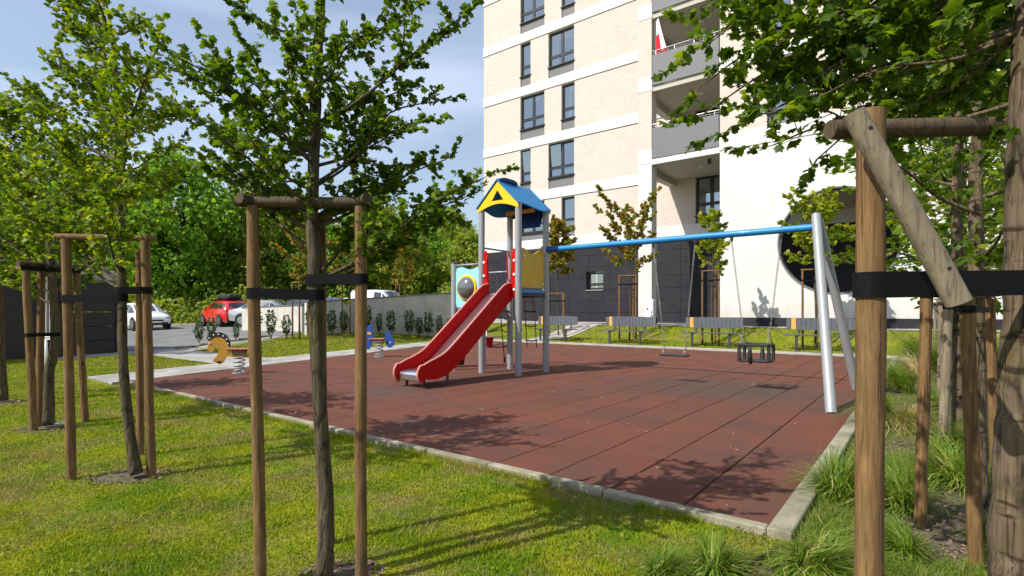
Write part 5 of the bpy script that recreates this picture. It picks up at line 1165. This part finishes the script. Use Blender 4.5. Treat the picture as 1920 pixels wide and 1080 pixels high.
# the row of trees along the right kerb
row = [((1834, 940), .046, 31, 'second maple of the right hand row, slim trunk behind the foreground stake'), ((1800, 838), .050, 32, 'third maple of the right hand row, pinkish lower trunk among stakes'), ((1790, 770), .05, 33, 'fourth maple of the right hand row'), ((1800, 722), .05, 34, 'fifth maple of the right hand row, half hidden by the nearer ones'), ((1812, 700), .05, 35, 'farthest maple of the right hand row near the building')]
for i, ((px, py), r_, sd, lb) in enumerate(row):
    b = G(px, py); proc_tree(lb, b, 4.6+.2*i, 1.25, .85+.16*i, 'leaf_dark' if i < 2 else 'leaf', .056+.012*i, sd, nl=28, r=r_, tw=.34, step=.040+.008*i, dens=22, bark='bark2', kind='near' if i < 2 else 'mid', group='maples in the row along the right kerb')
def stake(pxt, pyt, pxb, pyb):
    b = G(pxb, pyb); return ((at(pxt, pyt, b.y)[0], b.y, at(pxt, pyt, b.y)[2]), tuple(b))
frs = [('stake frame around the second right hand tree, brown grained stakes', [stake(1738, 545, 1724, 979), stake(1812, 560, 1832, 1051), stake(1856, 560, 1866, 900)], .030, [(0, 1), (1, 2)], 1, (1834, 940)),
       ('stake frame around the third right hand tree, leaning grey stakes', [stake(1779, 565, 1766, 842), stake(1764, 560, 1779, 828), stake(1850, 555, 1858, 790)], .034, [(0, 2), (1, 2)], 0, (1800, 838)),
       ('stake frame around the fourth right hand tree, thin pale stakes', [stake(1766, 565, 1762, 745), stake(1835, 560, 1840, 760), stake(1800, 560, 1800, 735)], .034, [(0, 1)], 0, (1790, 770)),
       ('stake frame around the fifth right hand tree, light timber', [stake(1753, 570, 1753, 668), stake(1786, 568, 1788, 676), stake(1772, 568, 1772, 664)], .035, [(0, 1)], 0, (1800, 722))]
for lb, stk, r_, bars, si, (px, py) in frs:
    b = G(px, py); frame(lb, stk, 0, r_, bars, [(si, stk[si][0][2]-.05), (0, stk[0][0][2]-.02)], lambda z, b=b: Vector((b.x, b.y, z)), .045, wood='wood' if r_ < .032 else 'wood_grey', strap_w=.035, over=.04)

# young trees on the lawn before the building and along the wall
def lawn_tree(lb, flb, px, v, crown_h, rad, leaf, sd, fh, fw=.55, z0=None, base=None, **k):
    a = (px-CX)/F
    if base is None: Z = v/(.6124*a+.7906); x, y = a*Z, Z
    else: x, y = base.x, base.y
    b = Vector((x, y, tz(x, y)))
    proc_tree(lb, b, crown_h, z0 or fh*.95, rad, leaf, k.get('size', .125), sd, nl=k.get('nl', 15), r=.032, tw=.24, step=.042, dens=2.4*k.get('dens', 9), conic=k.get('conic', .5), up=k.get('up', .5), cl=k.get('cl', 3), bark='bark')
    st_ = []
    for (dx, dy) in ((-fw/2, -.15), (fw/2, -.15), (0, .35)):
        wx, wy = x+.7906*dx+.6124*dy, y-.6124*dx+.7906*dy; z = tz(wx, wy); st_.append(((wx, wy, b.z+fh), (wx, wy, z)))
    frame(flb, st_, 0, .034, [(0, 1), (1, 2)], [(0, b.z+fh-.3), (1, b.z+fh-.3)], lambda z: Vector((x, y, z)), .032, wood='wood', strap_w=.05, over=.05, cr=.026, nseg=8)
lawn_tree('reddish young tree on the lawn behind the bench nearest the tower', 'low stake frame under the reddish young tree', 1047, 19.2, 4.75, .72, 'leaf_red', 51, 1.75, .75, nl=26, dens=15, up=.25, z0=2.6)
lawn_tree('sparse reddish green young tree before the dark wall by the white pier', 'tall stake frame beside the white pier', 1180, 18.8, 4.6, .95, 'leaf_red', 52, 2.40, .68, nl=14, dens=9, z0=2.5, up=.7, conic=-.2)
lawn_tree('slender green young tree on the lawn left of the white wall', 'tall stake frame left of the white wall', 1335, 18.6, 4.35, .5, 'leaf_yel', 53, 2.45, .55, nl=12, dens=8, up=.9)
lawn_tree('bright yellow green young tree in front of the round opening', 'tall stake frame in front of the round opening', 1528, 18.6, 4.5, 1.15, 'leaf_yel', 54, 2.35, .62, nl=20, dens=12, z0=2.4, up=.35)
lawn_tree('young reddish tree by the step of the low wall', 'thin stake frame by the step of the low wall', 562, 0, 4.4, 1.0, 'leaf_red', 55, 1.95, .45, base=G(562, 632), nl=14)
lawn_tree('young tree with sparse orange leaves behind the right stake of the nearest frame', 'thin stake frame left of the white van', 655, 0, 4.2, .9, 'leaf_red', 56, 1.9, .5, base=G(655, 622), nl=14)
lawn_tree('young red tipped tree in front of the long wall, right of the white van', 'close set stake frame in front of the long wall', 750, 0, 4.4, .95, 'leaf_red', 57, 1.9, .3, base=G(750, 613), nl=18, dens=11)
# small staked tree deep left
lawn_tree('slim young tree behind the stakes next to the dark shelter', 'pair of thin stakes next to the dark shelter', 113, 0, 4.2, 1.0, 'leaf', 58, 1.75, .35, base=G(113, 668), nl=16)

# columnar shrubs
def make_shrub(seed, h=.72, w=.17):
    g = Grower(seed)
    for i in range(5):
        an = i*1.26; g.limb([Vector((0, 0, -.02)), Vector((math.cos(an)*w*.4, math.sin(an)*w*.4, h*.35)), Vector((math.cos(an)*w*.7, math.sin(an)*w*.7, h*.7)), Vector((math.cos(an)*w*.5, math.sin(an)*w*.5, h))], .006, .002, .09, .03, 45, start=.22, cl=3)
    r_ = empty('shrub'); g.emit(r_, M['bark'], M['shrub'], .045, 'mid'); return r_
def wfront(px, off, A=w2a, B=w2b):
    d = Vector((B.x-A.x, B.y-A.y, 0)).normalized(); nn = Vector((d.y, -d.x, 0)); p = Vector((A.x, A.y, 0))+nn*off; a = (px-CX)/F; t = (a*p.y-p.x)/(d.x-a*d.y); q = p+d*t; return Vector((q.x, q.y, tz(q.x, q.y)))
sp_ = [(373, 645), (397, 641), (443, 640), (481, 636), (508, 636), (537, 636), (583, 628), (622, 624), (645, 619), (688, 618), (711, 616), (733, 613), (768, 611), (786, 608), (803, 607), (824, 605), (843, 603)]
sl_ = ['leftmost shrub by the parking road', 'second shrub from the left, right behind the horse head', 'tall full shrub just right of the horse mane', 'shrub partly behind the left stake of the nearest frame', 'narrow thin shrub between the stake and the trunk', 'widest shrub in front of the short wall', 'shrub at the white step of the low wall', 'shrub just right of the nearest tree trunk', 'shrub left of the right hand stake by the wall', 'shrub right of the nearest frame, behind the blue rider', 'shrub under the white van windscreen', 'shrub just left of the close set stakes', 'shrub just right of the close set stakes', 'fourth shrub from the bubble window', 'third shrub from the bubble window', 'second shrub from the bubble window', 'last shrub beside the bubble window pole']
protos = [make_shrub(70+k) for k in range(3)]; used = [False]*3
for i, (px, py) in enumerate(sp_):
    k = i % 3; s = protos[k] if not used[k] else copy_tree(protos[k]); used[k] = True
    s.location = G(px, py) if i < 7 else wfront(px, .55); s.rotation_euler = (0, 0, i*1.9); f = (1.2+.2*math.sin(i*2.3))*(.78 if i < 3 else 1); s.scale = (f*(1.0+.2*math.cos(i)), f, f); tag(s, sl_[i], 'shrub', 'small upright shrubs planted along the wall')

# ------------------------------------------------------------------ woods beyond the parking
def make_big(seed, h, rad, leaf, nleaf=9000, size=.30, name='tree'):
    r = random.Random(seed); rs = np.random.default_rng(seed); g = Grower(seed)
    P = trunk_path(g, [Vector((0, 0, -.3)), Vector((.1, 0, h*.25)), Vector((r.uniform(-.4, .4), 0, h*.5)), Vector((r.uniform(-.6, .6), 0, h*.75)), Vector((0, 0, h*.95))], [.28, .24, .17, .10, .03], 8, .03)
    cl = []
    for i in range(46):
        f = (i+.5)/46; z = h*(.12+.86*f); rr_ = rad*(math.sin(math.pi*min(1, (.12+f*.86)))**.55)*(1.0 if f < .7 else 1-.4*(f-.7)/.3); an = i*2.39996; d = rr_*r.uniform(.35, .95)
        c = Vector((math.cos(an)*d, math.sin(an)*d, z)); cl.append((c, rad*r.uniform(.22, .42)*(1.1-.35*f)))
        if i % 2 == 0:
            a = P[min(len(P)-1, int(max(.1, f*.8)*len(P)))]; g.wood.tube([a, a.lerp(c, .5)+Vector((0, 0, -.2)), c], [.07, .045, .015], 5, cap=False)
    per = nleaf//len(cl); Ps = []; Ns = []
    for c, s in cl:
        v = rs.normal(size=(per, 3)); v /= np.linalg.norm(v, axis=1, keepdims=True); rad_ = s*rs.uniform(.35, 1.15, (per, 1))**.6; v2 = v*rad_; v2[:, 2] *= .62; Ps.append(np.array(c)+v2); Ns.append(v)
    P_ = np.vstack(Ps); N_ = np.vstack(Ns)+rs.normal(size=(len(P_), 3))*.6+np.array([0, 0, .5]); D_ = rs.normal(size=(len(P_), 3)); D_[:, 2] -= .2
    root = empty(name); g.wood.build('trunk', M['farbark'], root, smooth=True)
    leaf_mesh('crown', P_, D_, N_, size, M[leaf], root, 'far', rs=rs); return root
big = [make_big(91, 10.5, 4.2, 'forest', 11000), make_big(92, 12, 4.0, 'forest2', 11000), make_big(93, 9.0, 4.6, 'forest', 12000), make_big(94, 7.5, 3.2, 'forest2', 9000, .26)]
used = [False]*4
spots = [(30, 46, 0, 1.15, 'broad green tree far left beyond the dark shelter'), (120, 50, 1, 1.05, 'olive tall tree behind the second stake frame'), (190, 44, 2, 1.1, 'round leafy tree above the white car'), (330, 43, 0, 1.06, 'large bright green tree with open dark trunk between the white and red cars'), (262, 56, 1, .95, 'olive tree set back behind the white car'), (410, 50, 2, 1.12, 'wide green tree directly above the red car'), (470, 46, 1, .82, 'olive tree behind the pale silver car'), (540, 52, 0, .96, 'green tree seen just left of the nearest trunk'), (610, 48, 2, .80, 'low round tree behind the blue grey sedan'), (675, 54, 0, .90, 'green tree rising behind the white van cab'), (735, 50, 3, 1.0, 'smaller olive tree right of the white van'), (790, 55, 2, .86, 'bright green tree behind the long wall'), (850, 60, 1, .80, 'olive tree just left of the play tower'), (880, 52, 3, .98, 'low tree touching the building corner'), (700, 85, 1, 1.35, 'tall pale distant tree above the woods'), (860, 90, 2, 1.5, 'distant hazy tree top beside the building'), (560, 80, 1, 1.2, 'distant tree top left of centre'), (-60, 48, 1, 1.2, 'tree just outside the left edge of the woods'), (100, 75, 0, 1.4, 'distant tall tree at the far left'), (380, 80, 0, 1.2, 'distant tree behind the red car')]
for i, (px, Z, k, s, lb) in enumerate(spots):
    t = big[k] if not used[k] else copy_tree(big[k]); used[k] = True; x = (px-CX)/F*Z
    t.location = (x, Z, tz(x, Z)-.1); t.rotation_euler = (0, 0, i*1.3); s *= 1.16; t.scale = (s, s, s*random.uniform(.95, 1.1)); t.name = 'woodland_tree'; tag(t, lb, 'tree', 'trees of the wood beyond the parking')
# undergrowth along the wood: one mass
rs = np.random.default_rng(5); n = 26000; px_a = rs.uniform(-100, 930, n); Za = rs.uniform(37, 44, n)+ (px_a > 500)*3; X_ = (px_a-CX)/F*Za; hh = rs.uniform(0, 1, n)**1.2*(1.7+.7*np.sin(X_*.9)+.4*np.sin(X_*2.3)); U_, V_ = w2uv(X_, Za)
P_ = np.stack([X_, Za, terrain(U_, V_)+hh], 1); o = leaf_mesh('undergrowth', P_, rs.normal(size=(n, 3)), rs.normal(size=(n, 3))+np.array([0, -.5, .8]), .26, M['forest2'], None, 'far', rs=rs)
tag(o, 'dense green undergrowth at the foot of the wood beyond the parking', 'undergrowth')

# ------------------------------------------------------------------ grass
def blades(name, X_, Y_, hgt, wid, m, off=-.035, lean=.45, tint=None, seed=1):
    rs = np.random.default_rng(seed); n = len(X_); U_, V_ = w2uv(X_, Y_); Z_ = terrain(U_, V_)+off
    a = rs.uniform(0, 2*np.pi, n); h = hgt*rs.uniform(.5, 1.25, n); w = wid*rs.uniform(.7, 1.3, n); la = rs.uniform(0, 2*np.pi, n); l = lean*h*rs.uniform(.2, 1.6, n)
    B = np.stack([X_, Y_, Z_], 1); s = np.stack([np.cos(a)*w, np.sin(a)*w, np.zeros(n)], 1); t = np.stack([np.cos(la)*l, np.sin(la)*l, h], 1)
    V = np.stack([B-s, B+s, B+t], 1).reshape(-1, 3); T = np.arange(3*n).reshape(-1, 3)
    o = npmesh(name, V, T, m, None, np.repeat(rs.uniform(0, 1, n), 3)); o['kind'] = 'stuff'; return o
bedc = [G(0, 9999)]*0
mulch_spots = [(-.80, 2.50, .24), (-2.85, 3.98, .34), (-4.87, 5.65, .36), (-6.8, 7.2, .3)]
def inbed(U_, V_): 
    return ((V_ > 3.06) & (U_ < .56)) | ((V_ <= 3.06) & (U_ < .60+(3.05-V_)*.333))
def keep(X_, Y_, rs):
    U_, V_ = w2uv(X_, Y_)
    k = ~((V_ > 3.17) & (V_ < 17.5) & (U_ > .56) & (U_ < 10.95+.30*(V_-3.25)+1.25)) & ~inbed(U_, V_)
    k &= ~((V_ > 2.9) & (V_ <= 3.17) & (U_ > 10.6) & (U_ < 12.1))
    k &= ~((U_ > 12) & (U_ < 19.2) & (V_ > 5.6) & (V_ < 7.15))
    k &= ~((U_ > 17.2) & (V_ > 3.3) & (U_ < 60) & (U_ > 17.0+.30*(V_-3.3)) )
    k &= ~((V_ > 20.6)); k &= ~((V_ > 17.6) & (V_ < 20.7) & (U_ > 13.4-.33*(V_-17.6)-1.25) & (U_ < 13.4-.26*(V_-17.6)))
    for (x, y, r_) in mulch_spots:
        d = np.hypot(X_-x, (Y_-y)*1.1)/(r_*(1+.3*np.sin(np.arctan2(Y_-y, X_-x)*3+x))); k &= ~(rs.uniform(0, 1, len(X_)) > sm((d-.15)/1.1))
    return k
rs = np.random.default_rng(21); N0 = 640000
t = rs.uniform(0, 1, N0); e = .4; Ya = (1.9**e+t*(15**e-1.9**e))**(1/e); Xa = rs.uniform(-1.12, 1.12, N0)*Ya
# clumping
k = keep(Xa, Ya, rs); nzv = np.sin(Xa*7.1+np.sin(Ya*5.3)*2)+np.sin(Ya*9.7+Xa*3.1+np.sin(Xa*13)); k &= rs.uniform(0, 1, N0) < np.clip(.78+.16*nzv, .25, 1)
Xa, Ya = Xa[k], Ya[k]; cl_ = 1+.28*np.sin(Xa*3.3+2*np.sin(Ya*2.1))*np.sin(Ya*4.1)
o = blades('lawn_grass', Xa, Ya, (.0135+.0015*Ya)*cl_, .0013+.00095*Ya, M['blade'], seed=3); tag(o, 'short mown lawn grass around the playground', 'grass')
N1 = 260000; Yb = rs.uniform(14, 30, N1); Xb = rs.uniform(-.8, .95, N1)*Yb; k = keep(Xb, Yb, rs); Xb, Yb = Xb[k], Yb[k]
o = blades('far_lawn_grass', Xb, Yb, .05, .016, M['blade'], seed=4); tag(o, 'mown lawn grass beyond the playground', 'grass')
print('BLADES', len(Xa), len(Xb))
# weedy fringe along the kerb edges
n = 9000; u_ = rs.uniform(.8, 10.5, n); v_a = 3.165-np.abs(rs.normal(0, .035, n)); ok = np.sin(u_*6)+np.sin(u_*2.3+1) > -.3; Xc, Yc = uv2w(u_[ok], v_a[ok])
o = blades('kerb_edge_grass', Xc, Yc, .05, .003, M['blade'], seed=6, lean=.8); tag(o, 'longer grass growing along the front kerb', 'grass')
# bed: chips and weeds
def scatter_bed(n, seed, far=9.0):
    rs = np.random.default_rng(seed); t = rs.uniform(0, 1, n*3); e = .5; Y = (1.1**e+t*(far**e-1.1**e))**(1/e); X = rs.uniform(.1, 1.35, n*3)*Y; U_, V_ = w2uv(X, Y); k = inbed(U_, V_) & (U_ > -5); return X[k][:n], Y[k][:n], rs
X_, Y_, rs = scatter_bed(26000, 31); n = len(X_)
extra = []
for (x, y, r_) in mulch_spots: m_ = 260; a = rs.uniform(0, 6.28, m_); d = r_*np.sqrt(rs.uniform(0, 1, m_))*.85; extra.append(np.stack([x+d*np.cos(a), y+d*np.sin(a)*.8], 1))
ex = np.vstack(extra); X_ = np.concatenate([X_, ex[:, 0]]); Y_ = np.concatenate([Y_, ex[:, 1]]); n = len(X_)
P_ = np.stack([X_, Y_, np.zeros(n)-.030+rs.uniform(0, .012, n)], 1); D_ = np.stack([rs.normal(size=n), rs.normal(size=n), rs.normal(0, .25, n)], 1); N_ = np.stack([rs.normal(0, .35, n), rs.normal(0, .35, n), np.ones(n)], 1)
o = leaf_mesh('bark_mulch', P_, D_, N_, .024, M['chip'], None, 'far', rs=rs); tag(o, 'brown bark mulch and dry litter in the planting bed', 'mulch')
X_, Y_, rs = scatter_bed(200000, 32, 16); nn_ = np.sin(X_*4.3+np.sin(Y_*3)*1.5)+np.sin(Y_*5.1-X_*2); k = nn_ > -.45; o = blades('bed_weeds', X_[k], Y_[k], .065, .0026, M['clump'], seed=33, lean=.9); tag(o, 'low weedy grass spreading over the planting bed', 'weeds')
# mulch circles round the nearest trunks
for (x, y, r_) in mulch_spots:
    q = MB(); n = 28; rr = random.Random(int(x*100)); pts = [(r_*.75*math.cos(2*math.pi*i/n)*rr.uniform(.6, 1.25), r_*.7*math.sin(2*math.pi*i/n)*rr.uniform(.5, 1.1), -.032) for i in range(n)]
    q.add([(0, 0, -.020)]+pts, [(0, i+1, (i+1) % n+1) for i in range(n)]); o = q.build('bare_soil', M['soil'], loc=(x, y, 0)); o['kind'] = 'structure'
# arching grass clumps in the bed
def clump(px, py, h, n, label, seed, mt='clump', spread=1.0, loc=None):
    n = int(n*1.5); h = h*.95; dw = random.Random(seed).uniform(0, 6.28); spread *= random.Random(seed+50).uniform(.8, 1.35)
    rs = np.random.default_rng(seed); b = loc or G(px, py); ns = 7; a = rs.uniform(0, 2*np.pi, n); L = h*rs.uniform(.45, 1.35, n); r0 = rs.uniform(0, .05, n)*spread*h/.3; out = rs.uniform(.25, 1.5, n)*spread; w0 = .0028*rs.uniform(.7, 1.4, n)*(1+b.y*.10); V = []; 
    side = np.stack([-np.sin(a), np.cos(a), np.zeros(n)], 1); dr = np.stack([np.cos(a), np.sin(a), np.zeros(n)], 1)
    for i in range(ns):
        t = i/(ns-1); rad = r0+L*out*(.25*t+.55*t*t); z = L*(1.1*t-.60*out*t*t*(1+.25*t)); P = dr*rad[:, None]+np.array([np.cos(dw), np.sin(dw), 0])*(L*.6*t*t*rs.uniform(.5, 1.6, n))[:, None]+np.array([0, 0, 1])*np.maximum(z, .005)[:, None]-np.array([0, 0, .03]); w = w0*(1-t**1.6)+.0002; V += [P-side*w[:, None], P+side*w[:, None]]
    V = np.stack(V, 1); T = []
    for i in range(ns-1): q0 = 2*i; T += [(q0, q0+1, q0+3), (q0, q0+3, q0+2)]
    T = np.array(T); TT = (np.arange(n)*2*ns)[:, None, None]+T[None]
    root = empty('grass_clump', b, 0, label, 'grass clump', 'arching grass clumps in the planting bed'); o = npmesh('blades', V.reshape(-1, 3), TT.reshape(-1, 3), M[mt], root, np.repeat(rs.uniform(0, 1, n), 2*ns)); o['kind'] = 'stuff'
clump(1570, 935, .34, 620, 'bright green arching clump just right of the kerb corner', 1)
clump(1515, 1068, .26, 520, 'green clump at the bottom edge left of the big stake', 2)
clump(1690, 950, .36, 620, 'long green clump just right of the big stake', 3)
clump(1790, 905, .40, 650, 'tall dark green clump between the two brown stakes', 4)
clump(1650, 790, .42, 520, 'yellowish green clump behind the big stake', 5)
clump(1690, 800, .40, 480, 'dry straw coloured clump bending over the bed', 6, 'drygrass')
clump(1700, 735, .55, 600, 'large pale clump halfway along the right kerb', 7)
clump(1720, 712, .55, 420, 'dry yellow clump halfway along the right kerb', 8, 'drygrass')
clump(1760, 700, .75, 620, 'tall green clump near the far kerb corner', 9)
clump(1725, 680, .85, 600, 'farthest green clump beside the end of the kerb', 10)
clump(1785, 790, .50, 520, 'green clump between the leaning grey stakes', 11)
clump(1850, 850, .45, 520, 'green clump right of the slim second trunk', 12)
clump(1700, 1040, .22, 380, 'low clump at the foot of the big stake, right side', 13)
clump(1340, 1072, .20, 420, 'loose low clump at the bottom edge beside the black edging', 18)
clump(1235, 1078, .15, 420, 'wispy clump at the lawn edge near the bottom', 14)
clump(1850, 1010, .20, 380, 'low bright clump beside the foreground trunk', 15)
clump(1800, 675, .9, 520, 'tall clump behind the farthest stakes', 16)
clump(1870, 700, .8, 520, 'tall clump deep in the right hand bed', 17)

# loose bits on the rubber surface, broad-leaved weeds in the lawn
rs = np.random.default_rng(77); n = 330; u_ = rs.uniform(.8, 10, n); v_ = rs.uniform(3.4, 12, n); X_, Y_ = uv2w(u_, v_)
P_ = np.stack([X_, Y_, np.full(n, .004)], 1); D_ = np.stack([rs.normal(size=n), rs.normal(size=n), rs.normal(0, .1, n)], 1); N_ = np.stack([rs.normal(0, .2, n), rs.normal(0, .2, n), np.ones(n)], 1)
M['bits'] = leafmat('dry_bits', [(0, (.12, .08, .04)), (.6, (.35, .28, .16)), (1, (.5, .46, .38))], .1, .9)
o = leaf_mesh('dry_leaf_bits', P_, D_, N_, .022, M['bits'], None, 'mid', rs=rs); tag(o, 'small dry leaf bits scattered over the red surface', 'debris')
n = 5200; Y_ = 2.2*np.exp(rs.uniform(0, 1.6, n)); X_ = rs.uniform(-1.05, .7, n)*Y_; k = keep(X_, Y_, rs) & ((np.sin(X_*2.7+1)+np.sin(Y_*2.1+X_)) > -.2); X_, Y_ = X_[k], Y_[k]; n = len(X_)
P_ = np.stack([X_, Y_, rs.uniform(-.02, .004, n)], 1); D_ = np.stack([rs.normal(size=n), rs.normal(size=n), rs.uniform(0, .6, n)], 1); N_ = np.stack([rs.normal(0, .3, n), rs.normal(0, .3, n), np.ones(n)], 1)
o = leaf_mesh('clover', P_, D_, N_, .019, M['leaf'], None, 'mid', rs=rs); tag(o, 'clover and broad leaved weeds in the lawn', 'weeds')
n = 26000; t = rs.uniform(0, 1, n); Y_ = 2.0*np.exp(1.5*t); X_ = rs.uniform(-1.1, .75, n)*Y_; k = keep(X_, Y_, rs) & ((np.sin(X_*5.1+2*np.sin(Y_*1.7))+np.sin(Y_*6.3-X_*2.2)) > .5); X_, Y_ = X_[k], Y_[k]
o = blades('tall_lawn_tufts', X_, Y_, .05, .0022, M['clump'], seed=12, lean=.8); tag(o, 'scattered taller tufts in the mown lawn', 'grass')
# render settings that help speed
S.render.engine = 'CYCLES'; S.cycles.max_bounces = 6; S.cycles.transparent_max_bounces = 8
